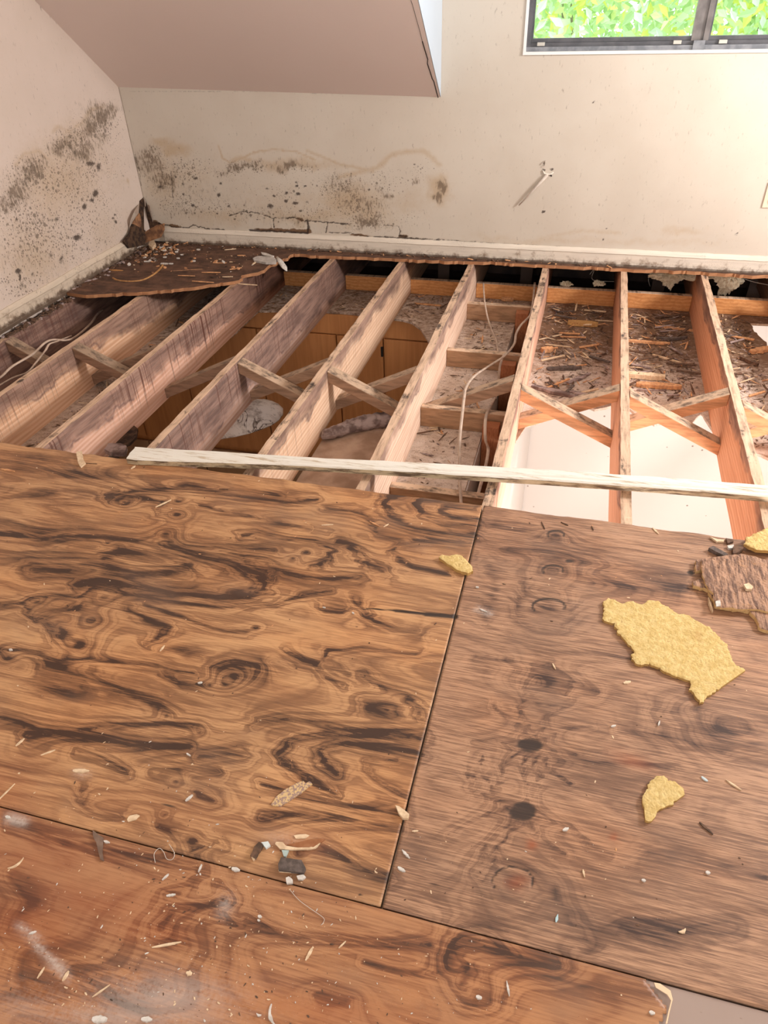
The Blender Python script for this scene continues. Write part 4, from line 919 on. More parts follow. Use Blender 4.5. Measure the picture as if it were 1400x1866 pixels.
# space behind the wall, eave enclosure
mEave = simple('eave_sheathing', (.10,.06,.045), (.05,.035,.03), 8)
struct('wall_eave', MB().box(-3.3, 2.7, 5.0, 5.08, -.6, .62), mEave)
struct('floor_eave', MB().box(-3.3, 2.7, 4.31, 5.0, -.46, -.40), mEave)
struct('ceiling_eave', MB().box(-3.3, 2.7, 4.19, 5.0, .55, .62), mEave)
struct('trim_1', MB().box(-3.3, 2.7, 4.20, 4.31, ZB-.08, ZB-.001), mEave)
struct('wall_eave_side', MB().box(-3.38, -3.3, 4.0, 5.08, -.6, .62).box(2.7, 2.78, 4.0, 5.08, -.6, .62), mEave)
for x in (-.90, -.36, .45, 1.0):
    ob = MB().box(x, x+.075, 4.60, 4.64, -.40, .545).build('eave_stud', simple('eave_stud_wood', (.16,.10,.075)))
    tag(rebase(ob), 'dim upright stud in the dark space behind the wall, %s' % {-.90:'left of the pale joist',-.36:'left of the seam joist',.45:'left of the hanging insulation',1.0:'at the right edge'}[x], 'stud', 'studs in the dark eave')
# insulation tufts
mIns = simple('yellowed_insulation', (.95,.88,.70), (.72,.62,.44), 60, .95, 1, bdist=.01)
def tuft(x, y, z, sx, sy, sz, seed, label):
    bm = bmesh.new(); bmesh.ops.create_icosphere(bm, subdivisions=5, radius=1)
    for v in bm.verts:
        c = v.co.copy(); k = 1 + .55*mnoise.noise(c*1.7+Vector((seed,0,0))) + .35*mnoise.noise(c*5+Vector((0,seed,0))) + .22*mnoise.noise(c*13)
        v.co = Vector((c.x*sx*k, c.y*sy*k, c.z*sz*k))
    me = bpy.data.meshes.new('insulation_tuft'); bm.to_mesh(me); bm.free(); me.materials.append(mIns)
    o = bpy.data.objects.new('insulation_tuft', me); COL.objects.link(o); o.location = (x, y, z)
    tag(o, label, 'insulation', 'insulation tufts'); return o
def ty(px, py, y): q = ony(px, py, y); return q.x, q.y, q.z
tuft(*ty(1232, 498, 4.22), .15, .05, .034, 1, 'wide pale insulation tuft hanging left of the right-edge orange joist')
tuft(*ty(1222, 508, 4.24), .035, .03, .045, 2, 'short insulation wisp below the wide tuft')
tuft(*ty(1331, 508, 4.24), .055, .03, .07, 5, 'hanging insulation clump right of the right-edge orange joist')
tuft(*ty(1300, 498, 4.24), .04, .03, .025, 7, 'small insulation tuft touching the right-edge orange joist')
tuft(*ty(1032, 517, 4.18), .03, .02, .012, 8, 'small insulation scrap lying on the rear board left of the straight joist')
tuft(*ty(1092, 516, 4.18), .03, .02, .014, 9, 'small insulation scrap lying on the rear board beside the straight joist')
tuft(*ty(1390, 497, 4.22), .04, .03, .02, 12, 'thin insulation tuft at the right frame edge under the baseboard')

# =================================================================== REMNANT FLOOR IN THE CORNER
t = NT('remnant_plywood', .75, .2); g = t.n('ShaderNodeNewGeometry'); p = g.outputs['Position']; N = t.xyz(g.outputs['Normal'])
a_ = t.noise(1, 5, t.map((5,50,50), vec=p), .6); b_ = t.noise(9, 5, p, .7)
c = t.mix(t.step(b_, .35, .65), (.15,.08,.052), (.065,.036,.026)); c = t.mix(t.step(a_, .5, .75, 0, .5), c, (.27,.14,.085))
c = t.mix(t.step(t.math('ABSOLUTE', N[2]), .4, .75, 1, 0), c, t.mix(a_, (.62,.31,.15), (.16,.07,.04))); t.col(c); t.bump(t.add(a_, b_), .5, .003); mRem = t.m
rp = [(-2.625,4.05),(-2.625,3.13),(-2.50,3.115),(-2.30,3.19),(-2.12,3.27),(-1.98,3.34),(-1.86,3.44),(-1.79,3.50),(-1.80,3.58),(-1.73,3.66),(-1.72,3.78),(-1.66,3.90),(-1.66,3.965),(-1.42,3.972),(-1.2,3.99),(-.95,3.985),(-.70,4.0),(-.45,4.025),(-.2,4.022),(.1,4.03),(.4,4.035),(.8,4.04),(1.5,4.04),(2.4,4.04),(2.4,4.068),(-2.0,4.068)]
def curl(x, y): return .012*max(0, 1-(y-3.1)/.5)*(1 if x < -1.9 else .4) if y < 3.6 else 0
ob = prism('plywood_remnant', jag([Vector(q) for q in rp], .013, .018, 5, skip=(0,1,23,24,25)), -.0175, .0, mRem, top=curl)
tag(ob, 'dark plywood floor remnant in the far left corner with a splintered orange edge', 'plywood')
# splintered edge slivers, chips on the remnant
mSpl = simple('raw_splinter_orange', (.72,.38,.18), (.48,.24,.12), 80, .8)
mSplP = simple('pale_splinter', (.80,.62,.42), (.62,.44,.28), 80, .8)
mSplD = simple('dark_splinter', (.17,.095,.06), (.08,.05,.035), 80, .85)
mGry = simple('grey_bark_chip', (.16,.12,.105), (.09,.07,.06), 80, .85)
mCrumb = simple('white_plaster_crumb', (.72,.68,.63), (.52,.47,.42), 80, .8)
mYel = NT('yellow_foam', .85, .15); g = mYel.n('ShaderNodeNewGeometry'); p = g.outputs['Position']; N = mYel.xyz(g.outputs['Normal'])
y1 = mYel.noise(70, 6, p, .75); y2 = mYel.noise(200, 3, p)
c = mYel.mix(mYel.step(y1, .36, .62), (.90,.69,.32), (.74,.52,.20)); c = mYel.mix(mYel.step(y1, .30, .38, 1, 0), c, (.50,.26,.08))
c = mYel.mix(mYel.step(mYel.noise(14, 4, p), .62, .72, 0, .5), c, (.55,.30,.10)); c = mYel.mix(mYel.step(N[2], .3, .7, .8, 0), c, (.55,.31,.10))
mYel.col(c); mYel.bump(mYel.add(y1, mYel.mul(y2, .4)), 1.0, .007); mYel = mYel.m

def sliver(px, py, L, wdt, ang, mat, name, label, cat, z=0.0, th=.0018, lift=0.0, taper=.25, curve=0.0, onfn=None, group=None, seed=None):
    """thin wood sliver lying at the floor point behind a pixel"""
    c = onz(px, py, z); rnd = random.Random(int(px*7+py*13)); n = 9; V = []; F = []
    ca, sa = math.cos(ang), math.sin(ang)
    for i in range(n+1):
        u = i/n-.5; wv = wdt/2*(taper+(1-taper)*math.sin(math.pi*(i+.3)/(n+.6)))*rnd.uniform(.75,1.2)
        cy = curve*(u*u*4-.5)*L; hz = th+lift*(u+.5)
        for s_, k in ((-1,0),(1,0),(1,1),(-1,1)):
            x = u*L; y = cy+s_*wv*(.75 if k else 1)
            V.append((c.x+x*ca-y*sa, c.y+x*sa+y*ca, z+(lift*(u+.5))+(th if k else .0003)))
    for i in range(n):
        for k in range(4): a = i*4+k; b = i*4+(k+1) % 4; F.append((a, b, b+4, a+4))
    F.append((3,2,1,0)); F.append((n*4,n*4+1,n*4+2,n*4+3))
    o = link(name, V, F, mat); rebase(o); tag(o, label, cat, group); return o
def chip(pts, z, th, mat, name, label, cat, amp=.0012, step=.008, seed=1, tilt=None, rough=0, group=None):
    P = [onz(x, y, z) for x, y in pts]; q = jag([Vector((p_.x, p_.y)) for p_ in P], amp, step, seed)
    o = prism(name, q, z+.0003, z+th, mat, top=tilt, rough=rough, seed=seed); rebase(o); tag(o, label, cat, group); return o

# ---- yellow foam pieces
def zc(L, ox, oy, s): return [(ox+a/s, oy+b/s) for a, b in L]
big = zc([(90,130),(130,95),(190,110),(250,150),(320,125),(420,150),(480,115),(560,120),(650,180),(720,230),(800,240),(900,300),(1000,350),(1080,430),(1150,500),(1175,600),(1210,670),(1300,710),(1100,850),(910,990),(870,930),(820,870),(830,800),(700,760),(580,700),(480,650),(440,660),(400,665),(330,620),(350,540),(280,460),(210,390),(190,310),(130,300),(85,270),(100,200)],1080,1070,4.667)
P = [onz(x, y, .006) for x, y in big]
o = prism('foam_piece', jag([Vector((q.x, q.y)) for q in P], .0030, .0035, 3, skip=(17,)), .0005, .0095, mYel, rough=.0016, seed=3)
rebase(o); tag(o, 'large ragged yellow foam underlay piece on the grey-brown plywood sheet', 'foam', 'yellow foam pieces')
sm = zc([(757,290),(785,255),(780,235),(800,210),(830,190),(870,195),(885,215),(925,220),(965,255),(970,285),(920,315),(915,335),(870,350),(830,370),(820,400),(790,422),(770,415),(765,350),(755,320)],900,1350,2.8)
chip(sm, 0, .009, mYel, 'foam_piece', 'small yellow foam scrap lying below the large one, towards the viewer', 'foam', .002, .005, 5, rough=.0015, group='yellow foam pieces')
chip([(1354,996),(1361,983),(1377,977),(1388,970),(1402,964),(1440,972),(1450,1000),(1410,1010),(1377,1007)], .012, .012, mYel, 'foam_piece', 'yellow foam piece at the right frame edge beside the splintered slab', 'foam', .003, .008, 7, rough=.002, group='yellow foam pieces')
chip([(800,1020),(806,1016),(818,1018),(830,1016),(842,1018),(851,1028),(861,1038),(862,1046),(852,1050),(835,1044),(815,1032)], 0, .012, mYel, 'foam_piece', 'small tan foam wedge sitting on the straight seam between the two big sheets', 'foam', .0015, .006, 9, rough=.0015, group='yellow foam pieces')
chip([(721,1471),(728,1473),(738,1480),(746,1487),(744,1495),(734,1494),(727,1485)], 0, .008, mSplP, 'foam_crumb', 'tiny orange-yellow crumb lying on the lower part of the straight seam', 'foam', .0008, .004, 11)
# ---- splintered slab at the right edge
mSlab = NT('splintered_plywood', .8, .2); g = mSlab.n('ShaderNodeNewGeometry'); p = g.outputs['Position']; N = mSlab.xyz(g.outputs['Normal'])
a_ = mSlab.noise(1, 6, mSlab.map((120,16,60), vec=p, rot=(0,0,.25)), .7, .3); b_ = mSlab.noise(30, 5, p, .7)
c = mSlab.mix(mSlab.step(a_, .38, .62), (.50,.30,.20), (.17,.10,.075)); c = mSlab.mix(mSlab.step(b_, .55, .7, 0, .6), c, (.56,.30,.15))
c = mSlab.mix(mSlab.step(N[2], .3, .7, .9, 0), c, (.72,.48,.22)); mSlab.col(c); mSlab.bump(mSlab.add(a_, b_), .9, .004); mSlab = mSlab.m
root = empty('splintered_slab', onz(1330,1090)); tag(root, 'brown splintered slab of rotten plywood at the right frame edge beside the large foam piece', 'plywood fragment')
sl = zc([(340,610),(420,640),(480,590),(600,640),(750,600),(980,520),(1200,560),(1420,640),(1700,700),(1750,1000),(1700,1500),(1420,1440),(1250,1400),(1110,1390),(1000,1400),(850,1380),(640,1370),(560,1330),(520,1230),(540,1150),(450,1080),(400,980),(350,850)],1240,950,8.75)
P = [onz(x, y, .02) for x, y in sl]; prism('top_ply', jag([Vector((q.x, q.y)) for q in P], .002, .006, 4), .013, .021, mSlab, root, rough=.002)
sl2 = zc([(210,1030),(220,950),(320,930),(400,980),(430,760),(250,800),(240,640),(400,600),(980,520),(1700,700),(1750,1700),(1400,1750),(1250,1680),(1230,1600),(1110,1430),(700,1370),(560,1350),(450,1100),(300,1050)],1240,950,8.75)
P = [onz(x, y, .01) for x, y in sl2]; prism('lower_ply', jag([Vector((q.x, q.y)) for q in P], .003, .006, 6), .0005, .0128, mSlab, root, rough=.0015)
for i, (x, y, L, an) in enumerate(((1371,1127,.045,-1.5),(1377,1132,.05,-1.35),(1382,1128,.04,-1.6),(1388,1135,.05,-1.4),(1362,1120,.03,-1.2))):
    c = onz(x, y, .006); s_ = sliver(x, y, L, .007, an, mSplP, 'splinter', None, None, z=.0125, th=.003); 
    s_.matrix_world = s_.matrix_world; s_.parent = root; s_.matrix_parent_inverse = Matrix.Translation(-root.location)
sliver(1294,1105,.05,.006,-1.45,mSplP,'splinter','pale upright-edged splinter at the near left corner of the splintered slab','splinter',z=.001,th=.008)
chip(zc([(560,1290),(630,1270),(640,1360),(570,1370)],1240,950,8.75), .021, .004, mCrumb, 'painted_chip','small white speckled chip on the near left corner of the splintered slab','chip')
chip(zc([(1000,1040),(1080,1010),(1150,1080),(1130,1120),(1040,1110)],1240,950,8.75), .0215, .008, mSplP, 'wood_chip','pale knob-like chip resting on the middle of the splintered slab','chip')
chip(zc([(440,470),(510,440),(740,570),(690,600)],1240,950,8.75), 0.0, .012, mGry, 'wood_chip','dark grey wood chip just behind the splintered slab','chip')
chip(zc([(470,270),(600,310),(700,310),(690,350),(580,350)],1240,950,8.75), 0.0, .006, mSplP, 'wood_chip','pinkish flat chip on the far edge of the grey-brown sheet near the orange joist','chip')
chip(zc([(720,300),(830,320),(840,350),(740,380)],1240,950,8.75), 0.0, .008, mSplD, 'wood_chip','small dark-rimmed chip at the far plywood edge touching the orange joist','chip')
chip(zc([(740,420),(840,400),(840,460),(760,460)],1240,950,8.75), 0.0, .008, mCrumb, 'painted_chip','white painted chip behind the splintered slab','chip')
chip(zc([(820,470),(1000,440),(980,500),(900,560),(820,580)],1240,950,8.75), 0.0, .016, mSplD, 'wood_chip','rusty orange clump between the slab and the edge foam piece','chip')
# ---- wood chips on the floor near the viewer
chip(zc([(125,470),(150,430),(200,390),(270,355),(290,350),(300,362),(320,352),(335,365),(290,400),(240,435),(175,478)],450,1300,2.8), 0, .004, NT('speck','0') and mSplP if False else simple('speckled_bark_chip', (.68,.48,.24), (.36,.24,.20), 220, .8, .4, lo=.45, hi=.55), 'bark_chip','long speckled pale chip pointing up-right on the orange sheet','chip')
chip(zc([(145,670),(150,660),(185,662),(200,680),(260,690),(340,688),(375,665),(360,685),(330,697),(200,700),(170,695)],450,1300,2.8), 0, .004, mSplP, 'wood_shaving','thin curved orange shaving above the dark square chip','chip')
chip(zc([(205,672),(330,645),(400,645),(350,680),(260,688)],450,1300,2.8), 0, .002, simple('red_brown_flake', (.30,.12,.05), (.38,.17,.08), 40), 'wood_flake','translucent red-brown flake against the curved orange shaving','chip')
chip(zc([(240,625),(300,618),(320,625),(300,640),(250,640)],450,1300,2.8), 0, .002, mSplP, 'wood_flake','cream flake just above the red-brown flake','chip')
root = empty('bark_block', onz(532,1580)); tag(root, 'dark square bark chip near the lower seam of the orange sheet', 'chip')
P = [onz(x, y, .008) for x, y in zc([(160,770),(175,735),(280,750),(300,790),(290,812),(162,800)],450,1300,2.8)]
prism('block', [(q.x, q.y) for q in P], .0005, .010, mGry, root, rough=.0008)
P = [onz(x, y, .001) for x, y in zc([(160,800),(290,812),(285,820),(165,810)],450,1300,2.8)]
prism('pale_edge', [(q.x, q.y) for q in P], .0002, .003, mSplP, root)
chip(zc([(180,705),(215,706),(200,738),(190,738)],450,1300,2.8), 0, .006, simple('pale_blue_chip', (.42,.52,.50)), 'painted_chip','pale blue sliver standing above the dark square bark chip','chip')
chip(zc([(200,845),(215,838),(235,855),(235,872),(205,875)],450,1300,2.8), 0, .005, mCrumb, 'plaster_crumb','left of two white crumbs below the dark square bark chip','crumb')
chip(zc([(255,835),(290,828),(302,840),(285,855),(262,852)],450,1300,2.8), 0, .005, mCrumb, 'plaster_crumb','right of two white crumbs below the dark square bark chip','crumb')
chip(zc([(20,735),(40,690),(65,665),(85,680),(70,710),(45,750)],450,1300,2.8), 0, .008, mSplD, 'bark_chip','dark tangled bark clump left of the dark square chip','chip')
chip(zc([(75,665),(110,660),(122,680),(100,695)],450,1300,2.8), 0, .006, simple('bluish_white_chip', (.66,.72,.72)), 'painted_chip','bluish white chip tip on the dark tangled bark clump','chip')
chip(zc([(25,740),(40,730),(48,745),(35,757)],450,1300,2.8), 0, .006, mSplP, 'wood_chip','small tan nub at the lower end of the dark tangled clump','chip')
chip(zc([(475,600),(495,615),(530,640),(525,700),(532,755),(515,750),(500,690),(480,640)],0,1300,2.8), 0, .004, simple('grey_brown_blade', (.24,.16,.12), (.17,.11,.08), 50), 'wood_splinter','grey-brown blade-shaped splinter straddling the lengthwise seam at left','splinter')
chip(zc([(650,545),(665,525),(700,518),(715,525),(695,545),(655,556)],0,1300,2.8), 0, .003, mSplP, 'wood_shaving','oval tan shaving above the lengthwise seam left of centre','chip')
WC = [  # px, py, length, width, angle, material, name, label
 (304,1722,.050,.0045,.42,mSplP,'wooden_splinter','straight pale stick lying across the big knot in the near sheet'),
 (298,918,.055,.006,1.0,mSplP,'wooden_splinter','short tan stick standing out near the twin knots at the far left grain loop'),
 (185,1786+20,.030,.003,.9,mSplP,'wooden_splinter','thin pale stick near the bottom left white debris patch'),
 (564,1738,.024,.006,1.35,mSplP,'wooden_splinter','pale chip with a thin tail below the centre of the lengthwise seam'),
 (624,1722,.016,.003,1.0,mSplP,'wooden_splinter','tiny L-shaped pale splinter right of the pale tailed chip'),
 (10,1446,.048,.003,1.35,mSplP,'wooden_splinter','reddish straight splinter at the left frame edge above the seam'),
 (37,1353,.022,.006,1.3,mSplP,'wooden_splinter','pale pod-shaped splinter near the left edge of the orange sheet'),
 (88,1372,.03,.004,.7,mSplP,'wooden_splinter','pinkish splinter right of the pale pod-shaped one'),
 (120,1779,.016,.006,1.5,mSplP,'wooden_splinter','short upright cream chip right of the long dusty scratch'),
 (75,1773,.018,.004,1.5,mSplP,'wooden_splinter','dull pink splinter left of the upright cream chip'),
 (1337,1431,.032,.005,-.55,mSplP,'wooden_splinter','tan stick on the grey-brown sheet right of the small foam scrap'),
 (1287,1510,.03,.006,-.7,mSplD,'wooden_splinter','brown splinter pointing down-right beside the dark bruise at right'),
 (1064,1592,.014,.004,-1.3,mSplP,'wooden_splinter','tiny pale splinter right of the ring-shaped knot'),
 (926,1802,.022,.004,-1.25,mCrumb,'plaster_sliver','white bone-shaped sliver on the near sheet right of its round knot'),
 (1143,1244,.018,.010,.5,mSplP,'wood_chip','small pale chip below the left side of the large foam piece'),
 (1080,955+8,.020,.004,-1.3,mSplD,'wooden_splinter','dark splinter at the far edge of the grey-brown sheet left of the straight joist'),
 (990,958,.035,.004,-1.2,mSplD,'wooden_splinter','dark upright splinter above the farthest plywood knot'),
 (1195,968,.030,.007,-1.0,mSplP,'wooden_splinter','pale splinter on the far plywood edge right of the straight joist'),
 (1029,955,.025,.004,-.5,mSplD,'wooden_splinter','small dark splinter right of the farthest plywood knot'),
 (683,955,.040,.006,-.45,mSpl,'wooden_splinter','orange-brown splinter near the far edge above the pointed grain'),
 (597,957,.035,.004,.3,mSplP,'wooden_splinter','thin pale splinter left of the orange-brown one near the far edge'),
 (704,958,.02,.004,1.0,mSplP,'wooden_splinter','tiny splinter forming a V with the orange-brown one'),
 (1010,1223-8,.018,.005,-1.1,mSplP,'wooden_splinter','short pale splinter on the oval knot left of the foam piece'),
 (408,892,.03,.005,.1,mSplD,'wooden_splinter','brown splinter near the far edge between two grain bands'),
 (14,857,.060,.011,-.05,mSpl,'wooden_splinter','orange splinter at the left frame edge on the far part of the sheet'),
 (243,852,.022,.008,1.4,mSplP,'wooden_splinter','small cream nub just below the left end of the long white board'),
 (296,1182,.020,.005,1.5,mSplP,'wooden_splinter','upright cream splinter in the middle of the orange sheet'),
 (757,1515,.012,.004,.3,mSplP,'wooden_splinter','tiny pink splinter left of the seam below the seam crumb'),
 (732,1585,.020,.010,-.3,mCrumb,'plaster_crumb','white crumb beside the lower end of the straight seam'),
 (740,1557,.022,.006,-.6,mCrumb,'plaster_sliver','thin white flake beside the lower seam, above the white crumb'),
 (881,1113,.022,.005,-.35,mCrumb,'plaster_sliver','white smear-like flake just right of the seam below the tan foam wedge'),
 (870,1071,.010,.008,0,mCrumb,'plaster_crumb','white crumb right of the seam just below the tan foam wedge'),
 (644,1118,.010,.006,-.5,mCrumb,'plaster_crumb','bluish white crumb at the left tip of the crack'),
 (591,1108,.010,.004,0,mCrumb,'plaster_crumb','white crumb left of the crack tip'),
 (365,1245,.013,.008,.5,mCrumb,'plaster_crumb','curled white crumb in the dark grain left of centre'),
 (20,1185,.011,.010,0,mCrumb,'plaster_crumb','squarish white crumb at the left edge of the orange sheet'),
 (1031,1512,.016,.010,.6,mCrumb,'plaster_crumb','fluffy white crumb right of the nearer dark plug knot'),
 (1118,1324,.014,.008,.5,mCrumb,'plaster_crumb','white crumb below the large foam piece, left of the looped one'),
 (1201,1319,.018,.006,1.3,mCrumb,'plaster_crumb','looped white crumb below the large foam piece'),
 (1015,1674,.014,.005,1.4,simple('pale_blue_crumb',(.45,.62,.66)),'painted_chip','pale blue chip on the grey-brown sheet near the lengthwise seam'),
 (1173,1605,.009,.008,0,mCrumb,'plaster_crumb','round white crumb right of the ring-shaped knot'),
 (1290,1591,.010,.010,0,mCrumb,'plaster_crumb','round cream crumb near the right side of the grey-brown sheet'),
 (1244,1697,.014,.006,.6,mSplP,'wood_chip','hooked cream chip in the dark patch at lower right'),
 (1188,1846,.011,.009,0,mCrumb,'plaster_crumb','white round crumb left of the torn vinyl edge'),
 (344,1376,.014,.006,-.3,mCrumb,'plaster_crumb','white fleck on the dark grain left of centre'),
 (1284,1420,.014,.007,-.6,simple('blue_grey_crumb',(.55,.62,.64)),'painted_chip','blue-grey chip above the tan stick at right'),
 (30,1575,.030,.005,1.0,mSplP,'wood_shaving','hook-shaped cream shaving near the left frame edge on the near sheet'),
 (195,1535,.016,.007,0,mCrumb,'plaster_crumb','white chip touching the grey-brown blade-shaped splinter'),
 (302,1599,.018,.006,1.1,mCrumb,'plaster_crumb','pale twisted crumb below the hair loop'),
 (312,1632,.020,.007,.4,mCrumb,'plaster_crumb','white chip below the pale twisted crumb'),
 (365,1583,.018,.006,1.6,mCrumb,'plaster_crumb','white crumb right of the hair loop'),
 (430,1585,.020,.012,0,mCrumb,'plaster_crumb','white forked crumb sitting on the lengthwise seam'),
 (345,1455,.022,.009,1.1,mCrumb,'plaster_crumb','pinkish white tangled crumb on the orange sheet at lower left'),
 (148,1405,.035,.012,.2,mSplP,'wood_shaving','scattered pale pink shaving on the orange sheet at lower left'),
 (474,1671,.009,.009,0,mCrumb,'plaster_crumb','round white crumb below the lengthwise seam'),
 (182,1858,.030,.018,.2,mCrumb,'plaster_crumb','largest white crumb at the bottom left frame edge'),
 (268,1858,.022,.012,.2,mCrumb,'plaster_crumb','white crumb at the bottom edge right of the largest one'),
 (380,1792,.022,.008,1.2,mCrumb,'plaster_crumb','white forked crumb below the big knot'),
 (495,1850,.030,.006,-1.0,mCrumb,'plaster_sliver','white hooked flake at the bottom edge left of centre'),
 (472,1670+8,.006,.005,0,mCrumb,'plaster_crumb','speck-size crumb under the round one'),
 (472,1850,.010,.005,0,mCrumb,'plaster_crumb','small crumb left of the hooked flake'),
 (60,1700,.012,.005,.6,mCrumb,'plaster_sliver','white sliver at the upper end of the dusty scratch'),
 (873,1818,.012,.010,0,mCrumb,'plaster_crumb','pinkish crumb below the round knot of the near sheet'),
 (15,1490,.014,.010,0,mCrumb,'plaster_crumb','whitish crumb on the seam at the left frame edge'),
 (345,1774,.010,.009,0,mSplP,'wood_chip','tiny cream chip right below the big knot'),
]
for q in WC[:-8]+WC[-7:]:
    x, y, L, w_, an, m, nm, lab = q
    cat = 'crumb' if 'crumb' in nm else ('chip' if 'chip' in nm else 'splinter')
    if 'crumb' in nm: L *= .8; w_ *= .7
    sliver(x, y, L, w_, an, m, nm, lab, cat, th=.0035 if 'crumb' in nm else .0025, taper=.3 if 'crumb' in nm else .25, curve=.18 if 'hook' in lab else 0)
# splinter tuft at far edge of the left sheet, on the edge by the drip joist
chip([(140,826),(150,824),(152,838),(157,846),(148,853),(143,845)], 0, .006, mSplP, 'wood_shaving','cream curled shaving on the far plywood edge left of the long white board','chip')
sliver(165,845,.05,.003,.1,mSplD,'wooden_splinter','thin dark splinter beside the cream curled shaving','splinter')
# hair and thread
def thread(pts, r, mat, name, label, cat, z=.0015, wave=0):
    P = [onz(x, y, z) for x, y in pts]; S_ = []
    for i in range(len(P)-1):
        p0 = P[max(i-1,0)]; p1 = P[i]; p2 = P[i+1]; p3 = P[min(i+2,len(P)-1)]
        for k in range(6):
            u = k/6; S_.append(.5*((2*p1)+(p2-p0)*u+(2*p0-5*p1+4*p2-p3)*u*u+(3*p1-p0-3*p2+p3)*u**3))
    S_.append(P[-1]); mb = MB(); mb.tube(S_, r, 5); o = mb.build(name, mat, smooth=True); rebase(o); return tag(o, label, cat)
mHair = simple('pale_fibre', (.60,.54,.48))
thread([(283,1572),(281,1556),(290,1546),(298,1552),(304,1565),(314,1566),(318,1555),(308,1538)], .0006, mHair, 'hair_loop', 'fine wavy fibre loop lying near the lengthwise seam', 'fibre')
thread([(529,1622),(545,1640),(565,1655),(589,1672),(590,1680),(585,1686)], .0005, mHair, 'thread', 'long thin straw-like fibre just below the lengthwise seam', 'fibre')
# countless crumbs and dust
def scatter(name, n, fn, mats_, size, label, cat, seed, elong=(1,3), z=0.0, up=.4):
    rnd = random.Random(seed); V = []; F = []; MI = []
    for _ in range(n):
        x, y = fn(rnd); s_ = size*(.3+rnd.random()**3*1.7); L = s_*rnd.uniform(*elong); an = rnd.uniform(0, math.pi); h_ = s_*up*rnd.uniform(.4,1)
        ti = rnd.uniform(-.35,.35)*(1 if up > .5 else .25)
        ca, sa = math.cos(an), math.sin(an); n0 = len(V)
        zz = z(x, y) if callable(z) else z
        for k in range(5):
            th = 2*math.pi*k/5+rnd.uniform(-.3,.3); a, b = L*math.cos(th), s_*math.sin(th)
            V.append((x+a*ca-b*sa, y+a*sa+b*ca, zz+.0002+max(0, a*ti+abs(L*ti))))
        for k in range(5):
            px_, py_, pz = V[n0+k]; V.append((px_*.85+x*.15, py_*.85+y*.15, pz+h_))
        mi = rnd.randrange(len(mats_))
        F.append(tuple(n0+5+k for k in range(5))); MI.append(mi)
        for k in range(5): F.append((n0+k, n0+(k+1) % 5, n0+5+(k+1) % 5, n0+5+k)); MI.append(mi)
    me = bpy.data.meshes.new(name); me.from_pydata(V, [], F)
    for m in mats_: me.materials.append(m)
    me.polygons.foreach_set('material_index', MI); me.update()
    o = bpy.data.objects.new(name, me); COL.objects.link(o); return tag(o, label, cat, kind='stuff')
def near_fn(r):
    while True:
        x = r.uniform(-1.1, .30); y = r.uniform(.22, .75)
        if r.random() < math.exp(-((x+.45)/.32)**2-((y-.32)/.2)**2)+.10 and (x < .27 or y > .55): return x, y
scatter('dust_crumbs', 1500, near_fn, [mCrumb, mSplP, mSplD, mSplP], .0008, 'fine pale crumbs and dust strewn over the near varnished sheet', 'crumbs', 1)
scatter('dust_crumbs', 700, lambda r: (r.uniform(-2.2,.9), r.uniform(.56,1.74)), [mSplP, mSplD, mSplD, mSpl], .0011, 'fine wood crumbs strewn over the two large plywood sheets', 'crumbs', 2)

# ---- debris lying on the ceiling board between the joists
bays = [(-.575,-.32,2.15,4.1,.5),(-.155,.21,2.95,4.1,1.2),(.26,.62,2.98,4.1,1.6),(.67,.93,2.7,4.1,1.6),(-.97,-.62,3.75,4.1,.6),(-1.38,-1.02,3.8,4.1,.6),(-2.2,-1.84,1.8,4.0,.6),(-1.79,-1.44,3.8,4.1,.5)]
wts = [(b[1]-b[0])*(b[3]-b[2])*b[4] for b in bays]
def bay_fn(r):
    b = r.choices(bays, wts)[0]; return r.uniform(b[0]+.015, b[1]-.015), b[2]+(b[3]-b[2])*r.random()**.8
scatter('wood_debris', 3000, bay_fn, [mSplD, mSpl, mSplD, mSplP, mRoll, mSplD], .0030, 'brown splinters and rotten wood crumbs spread over the ceiling board between the joists', 'debris', 3, (2,9), ZB, .6)
scatter('wood_debris', 3500, bay_fn, [mSplD, mRoll, mSplD], .0018, 'fine dark crumbs spread over the ceiling board between the joists', 'debris', 4, (1,4), ZB, .6)
def bigbits(px, py, L, w_, an, m, lab, th=.006, nm='debris_chunk', curve=0): return sliver(px, py, L, w_, an, m, nm, lab, 'debris', z=ZB+.002, th=th, curve=curve, taper=.5)
mYb = simple('amber_wood_chunk', (.60,.36,.13), (.40,.20,.08), 90, .85, .5, (1,6,1))
bigbits(1062,592,.16,.055,.0,mYb,'amber splintery chunk behind the seam and straight joists', .018)
bigbits(1110,586,.15,.006,.02,mSplP,'long pale splinter beside the amber chunk',.006)
bigbits(1028,672,.17,.035,.28,mGry,'dark grey flat slab on the debris right of the seam joist',.010)
bigbits(1055,690,.16,.03,.9,mRoll,'grey torn strip below the dark grey slab',.006)
bigbits(997,640,.06,.05,.5,mSpl,'rusty clump beside the seam joist',.02)
bigbits(1180,625,.22,.03,.0,mSpl,'long orange-brown splinter right of the straight joist',.01)
bigbits(1225,618,.16,.02,.25,mGry,'dark grey curved splinter left of the right-edge joist',.012, curve=.1)
bigbits(1215,655,.15,.010,-.5,mSplP,'pale diagonal splinter left of the right-edge joist',.008)
bigbits(1175,688,.18,.05,.0,mSplP,'curled cream sheet edge right of the straight joist',.02)
bigbits(1200,705,.2,.05,.05,mSpl,'orange shredded wood just beyond the crossed braces',.016)
bigbits(1230,600,.2,.014,-.15,mSpl,'thin orange-brown splinter near the middle of the right bays',.01)
bigbits(1010,715,.22,.04,-.3,mRoll,'torn board strip along the broken edge right of the seam joist',.012)
